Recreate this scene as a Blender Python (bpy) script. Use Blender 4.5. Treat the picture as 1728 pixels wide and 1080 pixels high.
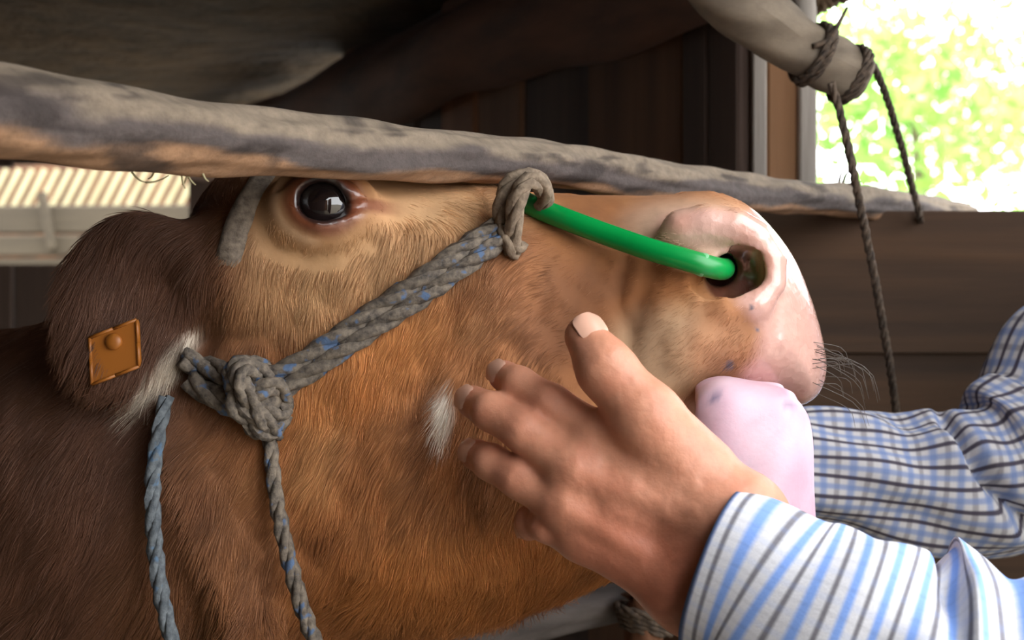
import bpy, math, random
import numpy as np
from mathutils import Vector, Matrix

random.seed(4)
RNG = np.random.default_rng(7)
sc = bpy.context.scene
for o in list(bpy.data.objects):
    bpy.data.objects.remove(o)

# ------------------------------------------------------------------ camera
FPX = 2095.0            # focal length in pixels of the 1728 px frame
ZC = 1.25               # camera height
cam_d = bpy.data.cameras.new('camera')
cam_d.sensor_width = 36.0
cam_d.lens = 36.0 * FPX / 1728.0
cam_d.clip_start = 0.02
cam_d.dof.use_dof = True
cam_d.dof.focus_distance = 0.72
cam_d.dof.aperture_fstop = 9.0
cam = bpy.data.objects.new('camera', cam_d)
sc.collection.objects.link(cam)
cam.location = (0, 0, ZC)
cam.rotation_euler = (math.pi / 2, 0, 0)
sc.camera = cam

# ------------------------------------------------------------------ light
SKY_STRENGTH = 9.5
SUN_STRENGTH = 16.0
w = bpy.data.worlds.new('sky')
sc.world = w
w.use_nodes = True
bg = w.node_tree.nodes['Background']
bg.inputs['Color'].default_value = (0.97, 0.985, 1.0, 1)
bg.inputs['Strength'].default_value = SKY_STRENGTH
sun_d = bpy.data.lights.new('sun', 'SUN')
sun_d.energy = SUN_STRENGTH
sun_d.color = (1.0, 0.93, 0.80)
sun_d.angle = math.radians(2)
sun = bpy.data.objects.new('sun', sun_d)
sc.collection.objects.link(sun)
# high sun from the right, behind the shed: it lights the yard outside
sun.rotation_euler = Vector((-0.12, -0.8, -1.0)).to_track_quat('-Z', 'Y').to_euler()

vs = sc.view_settings
vs.view_transform = 'Standard'
vs.look = 'None'
vs.gamma = 1.0
vs.use_curve_mapping = False
vs.exposure = -0.5


# ------------------------------------------------------------------ helpers
def P(px, py, d):
    """world point that is d metres in front of the lens plane"""
    return np.array([(px - 864.0) * d / FPX, d, ZC + (540.0 - py) * d / FPX])


def srgb(r, g, b):
    def f(c):
        c /= 255.0
        return c / 12.92 if c <= 0.04045 else ((c + 0.055) / 1.055) ** 2.4
    return (f(r), f(g), f(b))


def smooth01(e0, e1, x):
    t = np.clip((x - e0) / (e1 - e0), 0, 1)
    return t * t * (3 - 2 * t)


def vnoise(p, scale, seed=0):
    """value noise in [-1,1] on an (n,3) array"""
    q = np.asarray(p, dtype=np.float64) * scale + 1000.0 + seed * 17.31
    i = np.floor(q).astype(np.int64)
    f = q - i
    f = f * f * (3 - 2 * f)
    def h(a, b, c):
        n = (a * 374761393 + b * 668265263 + c * 2147483647 + seed * 1274126177) & 0xFFFFFFFF
        n = ((n ^ (n >> 13)) * 1274126177) & 0xFFFFFFFF
        n = (n ^ (n >> 16)) & 0xFFFF
        return n / 32767.5 - 1.0
    r = 0
    for a in (0, 1):
        for b in (0, 1):
            for c in (0, 1):
                wgt = (f[:, 0] if a else 1 - f[:, 0]) * (f[:, 1] if b else 1 - f[:, 1]) * (f[:, 2] if c else 1 - f[:, 2])
                r = r + wgt * h(i[:, 0] + a, i[:, 1] + b, i[:, 2] + c)
    return r


def fnoise(p, scale, seed=0, oct=3):
    r = 0
    a = 1.0
    for k in range(oct):
        r = r + a * vnoise(p, scale * 2 ** k, seed + k)
        a *= 0.5
    return r


def tag(o, label=None, cat=None, group=None, kind=None):
    if label: o['label'] = label
    if cat: o['category'] = cat
    if group: o['group'] = group
    if kind: o['kind'] = kind
    return o


def link(o, parent=None):
    sc.collection.objects.link(o)
    if parent is not None:
        o.parent = parent
        o.matrix_parent_inverse = Matrix.Translation(-Vector(world_loc(parent)))
    return o


def world_loc(o):
    v = Vector(o.location)
    return v


def empty(name, loc):
    o = bpy.data.objects.new(name, None)
    o.location = Vector(loc)
    o.empty_display_size = 0.05
    sc.collection.objects.link(o)
    return o


def mesh_obj(name, verts, faces, mat, parent=None, smooth=True, uv=None, col=None, attrs=None):
    me = bpy.data.meshes.new(name)
    verts = np.asarray(verts, dtype=np.float32)
    if isinstance(faces, np.ndarray) and faces.ndim == 2:
        n, k = faces.shape
        me.vertices.add(len(verts))
        me.vertices.foreach_set('co', verts.ravel())
        me.loops.add(n * k)
        me.loops.foreach_set('vertex_index', faces.astype(np.int32).ravel())
        me.polygons.add(n)
        me.polygons.foreach_set('loop_start', np.arange(0, n * k, k, dtype=np.int32))
        me.polygons.foreach_set('loop_total', np.full(n, k, dtype=np.int32))
        me.update(calc_edges=True)
    else:
        me.from_pydata([tuple(map(float, v)) for v in verts], [], [tuple(int(i) for i in f) for f in faces])
        me.update()
    me.validate()
    if smooth:
        me.polygons.foreach_set('use_smooth', np.ones(len(me.polygons), dtype=bool))
    li = np.zeros(len(me.loops), dtype=np.int32)
    me.loops.foreach_get('vertex_index', li)
    if uv is not None:
        l = me.uv_layers.new(name='UVMap')
        l.data.foreach_set('uv', np.asarray(uv, dtype=np.float32)[li].ravel())
    if col is not None:
        a = me.attributes.new('Col', 'FLOAT_COLOR', 'POINT')
        c = np.ones((len(verts), 4), dtype=np.float32)
        c[:, :3] = col
        a.data.foreach_set('color', c.ravel())
    if attrs:
        for k, v in attrs.items():
            a = me.attributes.new(k, 'FLOAT', 'POINT')
            a.data.foreach_set('value', np.asarray(v, dtype=np.float32))
    me.materials.append(mat)
    o = bpy.data.objects.new(name, me)
    return link(o, parent)


class MB:
    """collects pieces into one mesh"""
    def __init__(self):
        self.v = []; self.f = []; self.u = []; self.c = []
        self.n = 0

    def add(self, v, f, uv=None, c=None):
        v = np.asarray(v, dtype=float)
        self.v.append(v)
        self.f += [tuple(int(i) + self.n for i in q) for q in f]
        self.u.append(np.zeros((len(v), 2)) if uv is None else uv)
        self.c.append(np.ones((len(v), 3)) if c is None else np.broadcast_to(c, (len(v), 3)))
        self.n += len(v)
        return self

    def build(self, name, mat, parent=None, smooth=True):
        return mesh_obj(name, np.vstack(self.v), self.f, mat, parent, smooth, np.vstack(self.u), np.vstack(self.c))


def catmull(pts, n):
    """resample a polyline (any dimension) into n points, roughly even in length"""
    p = np.asarray(pts, dtype=float)
    if len(p) == 2:
        t = np.linspace(0, 1, n)[:, None]
        return p[0] * (1 - t) + p[1] * t
    q = np.vstack([2 * p[0] - p[1], p, 2 * p[-1] - p[-2]])
    out = []
    for i in range(1, len(q) - 2):
        t = np.linspace(0, 1, 24, endpoint=False)[:, None]
        a, b, c, d = q[i - 1], q[i], q[i + 1], q[i + 2]
        out.append(0.5 * (2 * b + (c - a) * t + (2 * a - 5 * b + 4 * c - d) * t ** 2 + (3 * b - a - 3 * c + d) * t ** 3))
    out.append(q[-2][None])
    out = np.vstack(out)
    s = np.concatenate([[0], np.cumsum(np.linalg.norm(np.diff(out[:, :3], axis=0), axis=1))])
    u = np.linspace(0, s[-1], n)
    return np.stack([np.interp(u, s, out[:, k]) for k in range(out.shape[1])], axis=1)


def unit(v):
    v = np.asarray(v, dtype=float)
    return v / (np.linalg.norm(v, axis=-1, keepdims=True) + 1e-12)


def frames(c, ref=None):
    t = unit(np.gradient(c, axis=0))
    n1 = np.zeros_like(c)
    if ref is not None:
        r = np.broadcast_to(np.asarray(ref, float), c.shape)
        n1 = unit(r - (r * t).sum(1, keepdims=True) * t)
    else:
        a = np.array([0, 0, 1.0]) if abs(t[0, 2]) < 0.8 else np.array([1.0, 0, 0])
        v = unit(a - a.dot(t[0]) * t[0])
        for i in range(len(c)):
            v = unit(v - v.dot(t[i]) * t[i])
            n1[i] = v
    n2 = np.cross(t, n1)
    return t, n1, n2


def loft(pts, n, seg, ra=None, rb=None, ref=None, disp=None, cap=True):
    """swept tube; pts rows are x,y,z,(ra,(rb)); returns verts, faces, uv (metres)"""
    c = catmull(pts, n)
    A = c[:, 3] if c.shape[1] > 3 else np.full(n, ra)
    B = c[:, 4] if c.shape[1] > 4 else (A if rb is None else np.full(n, rb))
    c = c[:, :3]
    t, n1, n2 = frames(c, ref)
    s = np.concatenate([[0], np.cumsum(np.linalg.norm(np.diff(c, axis=0), axis=1))])
    th = np.linspace(0, 2 * np.pi, seg + 1)
    D = np.zeros((n, seg + 1)) if disp is None else disp(s[:, None], th[None, :], A[:, None])
    ca, sa = np.cos(th), np.sin(th)
    V = c[:, None] + ((A[:, None] + D) * ca)[..., None] * n1[:, None] + ((B[:, None] + D) * sa)[..., None] * n2[:, None]
    U = np.stack([np.broadcast_to(s[:, None], (n, seg + 1)), th[None] * ((A + B) / 2).mean() * np.ones((n, 1))], -1)
    V = V.reshape(-1, 3)
    U = U.reshape(-1, 2)
    i = np.arange(n - 1)[:, None] * (seg + 1)
    j = np.arange(seg)[None]
    F = np.stack([i + j, i + j + 1, i + j + seg + 2, i + j + seg + 1], -1).reshape(-1, 4)
    F = [tuple(f) for f in F]
    if cap:
        for k, e in ((0, -1), (n - 1, 1)):
            m = len(V)
            V = np.vstack([V, c[k] + t[k] * e * 0.0])
            U = np.vstack([U, [[s[k], 0]]])
            for q in range(seg):
                a, b = k * (seg + 1) + q, k * (seg + 1) + q + 1
                F.append((a, m, b) if e < 0 else (b, m, a))
    F = [f[::-1] for f in F]
    return V, F, U


def rope_geo(mb, pts, r, pitch=None, n=None, strands=3, fuzz=0.12):
    c0 = np.asarray(pts, float)
    L = np.linalg.norm(np.diff(c0[:, :3], axis=0), axis=1).sum()
    pitch = pitch or r * 9
    n = n or max(12, int(L / (pitch / 9)))
    c = catmull(c0[:, :3], n)
    t, n1, n2 = frames(c)
    s = np.concatenate([[0], np.cumsum(np.linalg.norm(np.diff(c, axis=0), axis=1))])
    c = c + (r * 0.10) * np.stack([vnoise(np.stack([s, s * 0, s * 0 + k], 1), 0.25 / r, 40 + k) for k in range(3)], 1)
    for k in range(strands):
        ph = 2 * np.pi * (s / pitch + k / strands)
        cc = c + r * 0.48 * (np.cos(ph)[:, None] * n1 + np.sin(ph)[:, None] * n2)
        v, f, u = loft(cc, n, 8, ra=r * 0.56, disp=lambda S, T, A: r * fuzz * np.sin(S * 5.1 / r * 0.9 + 3 * T + k) * np.cos(S * 1.7 / r + k))
        mb.add(v, f, u)
    return mb


# ------------------------------------------------------------------ implicit surfaces
class Grid:
    def __init__(self, xs, ys, zs):
        self.ax = [np.asarray(a, dtype=np.float32) for a in (xs, ys, zs)]
        self.F = np.full([len(a) for a in self.ax], 1.0, dtype=np.float32)

    def sub(self, lo, hi):
        s = []
        for a, l, h in zip(self.ax, lo, hi):
            i0 = max(0, np.searchsorted(a, l) - 1); i1 = min(len(a), np.searchsorted(a, h) + 1)
            s.append(slice(i0, i1))
        return tuple(s)

    def coords(self, s):
        return (self.ax[0][s[0]][:, None, None], self.ax[1][s[1]][None, :, None], self.ax[2][s[2]][None, None, :])

    def op(self, fn, lo, hi, k=0.0, mode='u'):
        pad = max(k, 0.004) * 1.6
        s = self.sub(np.asarray(lo) - pad, np.asarray(hi) + pad)
        if any(q.stop <= q.start for q in s): return
        X, Y, Z = self.coords(s)
        d = fn(X, Y, Z).astype(np.float32)
        f = self.F[s]
        if mode == 'u':
            if k > 0:
                h = np.clip(0.5 + 0.5 * (f - d) / k, 0, 1)
                self.F[s] = f * (1 - h) + d * h - k * h * (1 - h)
            else:
                self.F[s] = np.minimum(f, d)
        else:
            d = -d
            if k > 0:
                h = np.clip(0.5 - 0.5 * (f - d) / k, 0, 1)
                self.F[s] = f * (1 - h) + d * h + k * h * (1 - h)
            else:
                self.F[s] = np.maximum(f, d)

    def cone(self, a, b, ra, rb, k=0.01, mode='u', tr=None):
        """tapered capsule; tr maps grid coordinates into the capsule's space"""
        a = np.asarray(a, float)[:3]; b = np.asarray(b, float)[:3]
        ab = b - a; L2 = max(ab.dot(ab), 1e-12)
        def fn(X, Y, Z):
            if tr: X, Y, Z = tr(X, Y, Z)
            dx, dy, dz = X - a[0], Y - a[1], Z - a[2]
            t = np.clip((dx * ab[0] + dy * ab[1] + dz * ab[2]) / L2, 0, 1)
            return np.sqrt((dx - t * ab[0]) ** 2 + (dy - t * ab[1]) ** 2 + (dz - t * ab[2]) ** 2) - (ra + (rb - ra) * t)
        R = max(ra, rb)
        lo = np.minimum(a, b) - R; hi = np.maximum(a, b) + R
        if tr:
            lo[1], hi[1] = -9, 9
        self.op(fn, lo, hi, k, mode)

    def chain(self, pts, k=0.01, mode='u', tr=None):
        for p, q in zip(pts[:-1], pts[1:]):
            self.cone(p[:3], q[:3], p[3], q[3], k, mode, tr)

    def ellipsoid(self, c, axes, radii, k=0.01, mode='u', tr=None):
        c = np.asarray(c, float); M = np.asarray(axes, float); R = np.asarray(radii, float)
        def fn(X, Y, Z):
            if tr: X, Y, Z = tr(X, Y, Z)
            dx, dy, dz = X - c[0], Y - c[1], Z - c[2]
            e = [(dx * M[i][0] + dy * M[i][1] + dz * M[i][2]) for i in range(3)]
            k0 = np.sqrt(sum((e[i] / R[i]) ** 2 for i in range(3)))
            k1 = np.sqrt(sum((e[i] / R[i] ** 2) ** 2 for i in range(3))) + 1e-9
            return k0 * (k0 - 1) / k1
        ext = np.sqrt(((M * R[:, None]) ** 2).sum(0))
        lo, hi = c - ext, c + ext
        if tr:
            lo[1], hi[1] = -9, 9
        self.op(fn, lo, hi, k, mode)

    def value(self, p):
        p = np.atleast_2d(p)
        idx = []; fr = []
        for a, q in zip(self.ax, p.T):
            i = np.clip(np.searchsorted(a, q) - 1, 0, len(a) - 2)
            idx.append(i); fr.append(np.clip((q - a[i]) / (a[i + 1] - a[i]), 0, 1))
        r = 0
        for A in (0, 1):
            for B in (0, 1):
                for C in (0, 1):
                    wgt = (fr[0] if A else 1 - fr[0]) * (fr[1] if B else 1 - fr[1]) * (fr[2] if C else 1 - fr[2])
                    r = r + wgt * self.F[idx[0] + A, idx[1] + B, idx[2] + C]
        return r

    def depth(self, px, py, d0=0.5, d1=1.25, n=900):
        d = np.linspace(d0, d1, n)
        p = np.stack([(px - 864) * d / FPX, d, ZC + (540 - py) * d / FPX], 1)
        f = self.value(p)
        i = np.argmax(f < 0)
        return d[i] if f[i] < 0 else None

    def mesh(self, relax=1):
        F = self.F
        nx, ny, nz = F.shape
        S = F < 0
        c = np.zeros((nx - 1, ny - 1, nz - 1), dtype=np.int8)
        for a in (0, 1):
            for b in (0, 1):
                for d in (0, 1):
                    c += S[a:nx - 1 + a, b:ny - 1 + b, d:nz - 1 + d]
        act = np.argwhere((c > 0) & (c < 8))
        vid = np.full(c.shape, -1, dtype=np.int32)
        vid[act[:, 0], act[:, 1], act[:, 2]] = np.arange(len(act))
        acc = np.zeros((len(act), 3)); cnt = np.zeros(len(act))
        corners = [(a, b, d) for a in (0, 1) for b in (0, 1) for d in (0, 1)]
        for i in range(8):
            for j in range(i + 1, 8):
                p, q = np.array(corners[i]), np.array(corners[j])
                if np.abs(p - q).sum() != 1: continue
                A = act + p; B = act + q
                fa = F[A[:, 0], A[:, 1], A[:, 2]]; fb = F[B[:, 0], B[:, 1], B[:, 2]]
                m = (fa < 0) != (fb < 0)
                t = np.where(m, fa / (fa - fb + 1e-20), 0)
                acc += np.where(m[:, None], A + t[:, None] * (B - A), 0)
                cnt += m
        g = acc / cnt[:, None]
        V = np.stack([np.interp(g[:, k], np.arange(len(self.ax[k])), self.ax[k]) for k in range(3)], 1)
        faces = []
        for axis in range(3):
            sl0 = [slice(1, -1)] * 3; sl1 = [slice(1, -1)] * 3
            sl0[axis] = slice(0, F.shape[axis] - 1); sl1[axis] = slice(1, F.shape[axis])
            s0, s1 = S[tuple(sl0)], S[tuple(sl1)]
            e = np.argwhere(s0 != s1)
            if len(e) == 0: continue
            flip = s1[e[:, 0], e[:, 1], e[:, 2]]
            base = e.copy()
            o1, o2 = [(1, 2), (2, 0), (0, 1)][axis]
            base[:, o1] += 1; base[:, o2] += 1
            def vv(da, db):
                q = base.copy(); q[:, o1] += da; q[:, o2] += db
                return vid[q[:, 0], q[:, 1], q[:, 2]]
            quad = np.stack([vv(-1, -1), vv(0, -1), vv(0, 0), vv(-1, 0)], 1)
            quad[flip] = quad[flip][:, ::-1]
            faces.append(quad)
        Q = np.vstack(faces)
        Q = Q[(Q >= 0).all(1)]
        for _ in range(relax):
            s = np.zeros_like(V); n = np.zeros(len(V))
            for a, b in ((0, 1), (1, 2), (2, 3), (3, 0)):
                np.add.at(s, Q[:, a], V[Q[:, b]]); np.add.at(n, Q[:, a], 1)
                np.add.at(s, Q[:, b], V[Q[:, a]]); np.add.at(n, Q[:, b], 1)
            V = 0.5 * V + 0.5 * s / np.maximum(n, 1)[:, None]
        return V, Q


def axis(segs, growmax=0.04, lo=None, hi=None, grow=1.18):
    """segs: list of (start, end, step), contiguous; grows coarser out to lo / hi"""
    a = []
    for s, e, h in segs:
        n = max(1, int(round((e - s) / h)))
        a += list(np.linspace(s, e, n, endpoint=False))
    a.append(segs[-1][1])
    h = segs[0][2]; x = segs[0][0]; L = []
    while lo is not None and x > lo:
        h = min(h * grow, growmax); x -= h; L.append(x)
    h = segs[-1][2]; x = segs[-1][1]; R = []
    while hi is not None and x < hi:
        h = min(h * grow, growmax); x += h; R.append(x)
    return np.array(L[::-1] + a + R)


# ------------------------------------------------------------------ materials
def new_mat(name):
    m = bpy.data.materials.new(name)
    m.use_nodes = True
    return m, m.node_tree, m.node_tree.nodes['Principled BSDF']


def N(nt, kind, **kw):
    n = nt.nodes.new(kind)
    for k, v in kw.items():
        if hasattr(n, k): setattr(n, k, v)
        else: n.inputs[k].default_value = v
    return n


def ramp(nt, fac, stops):
    r = nt.nodes.new('ShaderNodeValToRGB')
    while len(r.color_ramp.elements) < len(stops):
        r.color_ramp.elements.new(0.5)
    for e, (p, c) in zip(r.color_ramp.elements, stops):
        e.position = p
        e.color = (*c, 1)
    nt.links.new(fac, r.inputs['Fac'])
    return r.outputs['Color']


def noise(nt, scale, stretch=(1, 1, 1), detail=5, coord='Object', rough=0.6):
    tc = nt.nodes.new('ShaderNodeTexCoord')
    mp = nt.nodes.new('ShaderNodeMapping')
    mp.inputs['Scale'].default_value = stretch
    nt.links.new(tc.outputs[coord], mp.inputs['Vector'])
    n = nt.nodes.new('ShaderNodeTexNoise')
    n.inputs['Scale'].default_value = scale
    n.inputs['Detail'].default_value = detail
    n.inputs['Roughness'].default_value = rough
    nt.links.new(mp.outputs['Vector'], n.inputs['Vector'])
    return n.outputs['Fac']


def bump(nt, bsdf, h, strength=0.5, dist=0.002):
    b = nt.nodes.new('ShaderNodeBump')
    b.inputs['Strength'].default_value = strength
    b.inputs['Distance'].default_value = dist
    nt.links.new(h, b.inputs['Height'])
    nt.links.new(b.outputs['Normal'], bsdf.inputs['Normal'])
    return b


def wood(name, c0, c1, scale=30, stretch=(1, 1, 0.06), rough=0.85, bs=0.6):
    m, nt, b = new_mat(name)
    f = noise(nt, scale, stretch, 6)
    col = ramp(nt, f, [(0.25, c0), (0.75, c1)])
    nt.links.new(col, b.inputs['Base Color'])
    b.inputs['Roughness'].default_value = rough
    bump(nt, b, f, bs, 0.003)
    return m


def vcol_mat(name, rough=0.6, nscale=60, namp=0.25, stretch=(1, 1, 1), bs=0.3, bd=0.001, spec=0.5):
    m, nt, b = new_mat(name)
    a = N(nt, 'ShaderNodeAttribute', attribute_name='Col')
    f = noise(nt, nscale, stretch, 5)
    mul = N(nt, 'ShaderNodeMapRange')
    mul.inputs['To Min'].default_value = 1 - namp
    mul.inputs['To Max'].default_value = 1 + namp
    nt.links.new(f, mul.inputs['Value'])
    mx = N(nt, 'ShaderNodeMix', data_type='RGBA', blend_type='MULTIPLY')
    mx.inputs['Factor'].default_value = 1
    nt.links.new(a.outputs['Color'], mx.inputs['A'])
    nt.links.new(mul.outputs['Result'], mx.inputs['B'])
    nt.links.new(mx.outputs['Result'], b.inputs['Base Color'])
    b.inputs['Roughness'].default_value = rough
    b.inputs['Specular IOR Level'].default_value = spec
    bump(nt, b, f, bs, bd)
    return m, nt, b


def plain(name, c, rough=0.5, spec=0.5):
    m, nt, b = new_mat(name)
    b.inputs['Base Color'].default_value = (*c, 1)
    b.inputs['Roughness'].default_value = rough
    b.inputs['Specular IOR Level'].default_value = spec
    return m, nt, b


M = {}
M['plank'] = wood('brown_plank', srgb(62, 42, 29), srgb(118, 82, 56), scale=16)
M['plank_red'] = wood('red_brown_plank', srgb(70, 42, 27), srgb(128, 84, 54), scale=16)
M['plank_dark'] = wood('dark_plank', srgb(40, 30, 26), srgb(84, 66, 56), scale=16)
M['plank_tan'] = wood('tan_plank', srgb(92, 64, 42), srgb(150, 110, 76), scale=16)
M['plank_h'] = wood('sideways_plank', srgb(42, 28, 17), srgb(84, 58, 35), stretch=(0.06, 1, 1))
M['batten'] = wood('weathered_batten', srgb(120, 112, 104), srgb(186, 178, 168), scale=50)
M['beam'] = wood('beam_wood', srgb(48, 30, 22), srgb(104, 68, 50), stretch=(0.2, 0.2, 1))
M['thatch'] = wood('clay_and_straw', srgb(42, 31, 20), srgb(92, 71, 46), scale=14, stretch=(1, 1, 1), bs=1.0)
[n_ for n_ in M['thatch'].node_tree.nodes if n_.type == 'BUMP'][0].inputs['Distance'].default_value = 0.03
M['soil'] = wood('trodden_soil', srgb(84, 78, 68), srgb(140, 134, 120), scale=9, stretch=(1, 1, 1))
M['bark'] = vcol_mat('weathered_bark', 0.9, 160, 0.55, (0.25, 1, 1), 0.8, 0.002)[0]
M['pale_wood'] = wood('pale_wood', srgb(58, 50, 38), srgb(80, 70, 54), scale=20, stretch=(0.1, 1, 1))
M['cream_slat'] = wood('cream_slat', srgb(150, 140, 106), srgb(186, 176, 140), scale=10)


def rope_mat(name, c0, c1, fleck):
    m, nt, b = new_mat(name)
    f = noise(nt, 220, (1, 1, 1), 6)
    col = ramp(nt, f, [(0.32, c0), (0.68, c1)])
    g = noise(nt, 95, (1, 1, 1), 2)
    msk = ramp(nt, g, [(0.60, (0, 0, 0)), (0.66, (1, 1, 1))])
    mx = N(nt, 'ShaderNodeMix', data_type='RGBA')
    nt.links.new(msk, mx.inputs['Factor'])
    nt.links.new(col, mx.inputs['A'])
    mx.inputs['B'].default_value = (*fleck, 1)
    nt.links.new(mx.outputs['Result'], b.inputs['Base Color'])
    b.inputs['Roughness'].default_value = 0.9
    bump(nt, b, f, 0.7, 0.0015)
    return m


M['rope'] = rope_mat('worn_rope', srgb(62, 56, 52), srgb(126, 114, 100), srgb(80, 100, 130))
M['rope_pale'] = rope_mat('muddy_rope', srgb(92, 78, 64), srgb(146, 128, 108), srgb(124, 108, 90))
M['rope_blue'] = rope_mat('blue_grey_rope', srgb(66, 72, 78), srgb(108, 114, 118), srgb(84, 108, 132))
M['strap'] = rope_mat('muddy_strap', srgb(84, 74, 64), srgb(134, 120, 106), srgb(112, 100, 88))
M['rope_dark'] = rope_mat('dark_rope', srgb(46, 38, 32), srgb(96, 80, 65), srgb(62, 52, 42))

# ================================================================== THE SHED
def box_geo(p0, p1, w, h, up=(0, 0, 1), bev=0.15):
    """bevelled beam from p0 to p1: w across, h along up"""
    p0 = np.asarray(p0, float); p1 = np.asarray(p1, float)
    t = unit(p1 - p0); u = np.asarray(up, float); u = unit(u - u.dot(t) * t); s = np.cross(t, u)
    b = bev * min(w, h)
    ring = [(w / 2 - b, h / 2), (w / 2, h / 2 - b), (w / 2, -h / 2 + b), (w / 2 - b, -h / 2),
            (-w / 2 + b, -h / 2), (-w / 2, -h / 2 + b), (-w / 2, h / 2 - b), (-w / 2 + b, h / 2)]
    v = [p + s * a + u * c for p in (p0, p1) for a, c in ring]
    f = [(i, (i + 1) % 8, 8 + (i + 1) % 8, 8 + i) for i in range(8)] + [tuple(range(8))[::-1], tuple(range(8, 16))]
    return np.array(v), f


def box(name, p0, p1, w, h, mat, parent=None, up=(0, 0, 1), bev=0.15):
    v, f = box_geo(p0, p1, w, h, up, bev)
    return mesh_obj(name, v, f, mat, parent, smooth=False)


def struct(o):
    o['kind'] = 'structure'
    return o


# floor of the shed and the yard around it
def slab(name, x0, x1, y0, y1, z, n, mat, amp=0.01, th=0.1):
    xs = np.linspace(x0, x1, n); ys = np.linspace(y0, y1, n)
    X, Y = np.meshgrid(xs, ys, indexing='ij')
    pts = np.stack([X.ravel(), Y.ravel(), np.zeros(n * n)], 1)
    Z = z + amp * fnoise(pts, 2.3, 3)
    top = np.stack([X.ravel(), Y.ravel(), Z], 1)
    bot = top.copy(); bot[:, 2] = z - th
    V = np.vstack([top, bot])
    F = []
    for i in range(n - 1):
        for j in range(n - 1):
            a = i * n + j
            F.append((a, a + n, a + n + 1, a + 1))
            F.append((a + n * n, a + 1 + n * n, a + n + 1 + n * n, a + n + n * n))
    for i in range(n - 1):
        for a, b in (((i + 1) * n, i * n), (i, i + 1), (i * n + n - 1, (i + 1) * n + n - 1), ((n - 1) * n + i + 1, (n - 1) * n + i)):
            F.append((a, b, b + n * n, a + n * n))
    return struct(mesh_obj(name, V, F, mat, None, smooth=True))


slab('floor', -14, 14, -9, 20, 0.0, 60, M['soil'], 0.012)

# ceiling of clay and straw
slab('ceiling', -3.2, 0.66, 0.70, 1.58, ZC + 0.44, 50, M['thatch'], 0.022, -0.10)  # unseen slab, carried out to the right to shade the far sleeve
slab('ceiling_rear', -3.2, 0.30, 1.58, 3.4, ZC + 0.44, 60, M['thatch'], 0.022, -0.10)
slab('ceiling_front', -3.2, 0.26, -1.7, 0.70, ZC + 0.44, 50, M['thatch'], 0.022, -0.10)  # unseen slab, right edge cut back so skylight reaches the near sleeve


# slanting back wall of upright planks, from the post by the opening back to the left
WA = np.array([0.235, 1.20]); WD = np.array([-0.228, 0.42])
def wall_at(px):
    k = (px - 864.0) / FPX
    s = (WA[0] - k * WA[1]) / (k * WD[1] - WD[0])
    return WA + s * WD


wall_back = struct(empty('wall_back', (0, 1.6, 0)))
edges = [1277, 1223, 1177, 1012, 895, 820, 762, 715, 680, 652, 630, 612, 597, 585]
for i in range(len(edges) - 1):
    a, b = wall_at(edges[i]), wall_at(edges[i + 1])
    g = (b - a) * 0.02
    nrm = np.array([-WD[1], WD[0]]) / np.linalg.norm(WD)
    off = nrm * (0.012 if i in (0, 1) else 0.004 * (i % 3))
    p0 = (a + b) / 2 + off
    L = np.linalg.norm(b - a) - 0.003
    z1 = ZC + 0.46
    tx = (b - a) / np.linalg.norm(b - a)
    v, f = box_geo((p0[0], p0[1], 0.0), (p0[0], p0[1], z1), 0.02, L, up=(tx[0], tx[1], 0))
    mesh_obj('plank', v, f, M[['plank_dark', 'plank_dark', 'plank', 'plank_dark', 'plank', 'plank_red'][i % 6]], wall_back, smooth=False)

# far wall on the left with an opening
wall_left = struct(empty('wall_left', (-1.5, 2.9, 0)))
FWY = 2.92
x = -0.62
k = 0
opx0, opx1 = -1.75, (207 - 864) * FWY / FPX
while x > -3.2:
    wd = 0.14 + 0.03 * math.sin(k * 2.1)
    xa, xb = x - wd, x
    zt = ZC + 0.5
    if xb > opx0 and xa < opx1:
        for (z0, z1) in ((0.0, ZC + 0.13), (ZC + 0.345 + 0.06 * (xb + 1.4), zt)):
            box('plank', ((xa + xb) / 2, FWY + 0.004 * (k % 2), z0), ((xa + xb) / 2, FWY + 0.004 * (k % 2), z1), 0.02, wd - 0.003, M['plank_dark'], wall_left, up=(1, 0, 0))
    else:
        if xa < opx1 < xb: xa = opx1
        box('plank', ((xa + xb) / 2, FWY + 0.004 * (k % 2), 0), ((xa + xb) / 2, FWY + 0.004 * (k % 2), zt), 0.02, xb - xa - 0.003, M['plank_dark'], wall_left, up=(1, 0, 0))
    if xb > opx1 > xa or abs(xa - opx1) < 1e-6: x = opx1
    else: x = xa
    k += 1
# side wall far left, behind the cow's body
wall_side = struct(empty('wall_side', (-3.2, 1.6, 0)))
for k in range(32):
    y = -1.6 + 0.15 * k
    box('plank', (-3.2, y, 0), (-3.2, y, ZC + 0.5), 0.147, 0.02, M['plank_dark'], wall_side, up=(1, 0, 0))

# unseen front wall of the shed, lengthened behind the camera to cut front light
wall_front = struct(empty('wall_front', (-1.5, -1.6, 0)))
for k in range(25):
    xk = -3.13 + 0.15 * k
    box('plank', (xk, -1.6, 0), (xk, -1.6, ZC + 0.5), 0.02, 0.149, M['plank'], wall_front, up=(1, 0, 0))

# unseen plank wall added right, behind the camera, to narrow the open side's light
wall_right_blocker = struct(empty('wall_right_blocker', (0.62, -1.0, 0)))
for k in range(7):
    yk = -1.52 + 0.15 * k
    box('plank', (0.62, yk, 0), (0.62, yk, ZC + 0.5), 0.149, 0.02, M['plank'], wall_right_blocker, up=(1, 0, 0))

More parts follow.
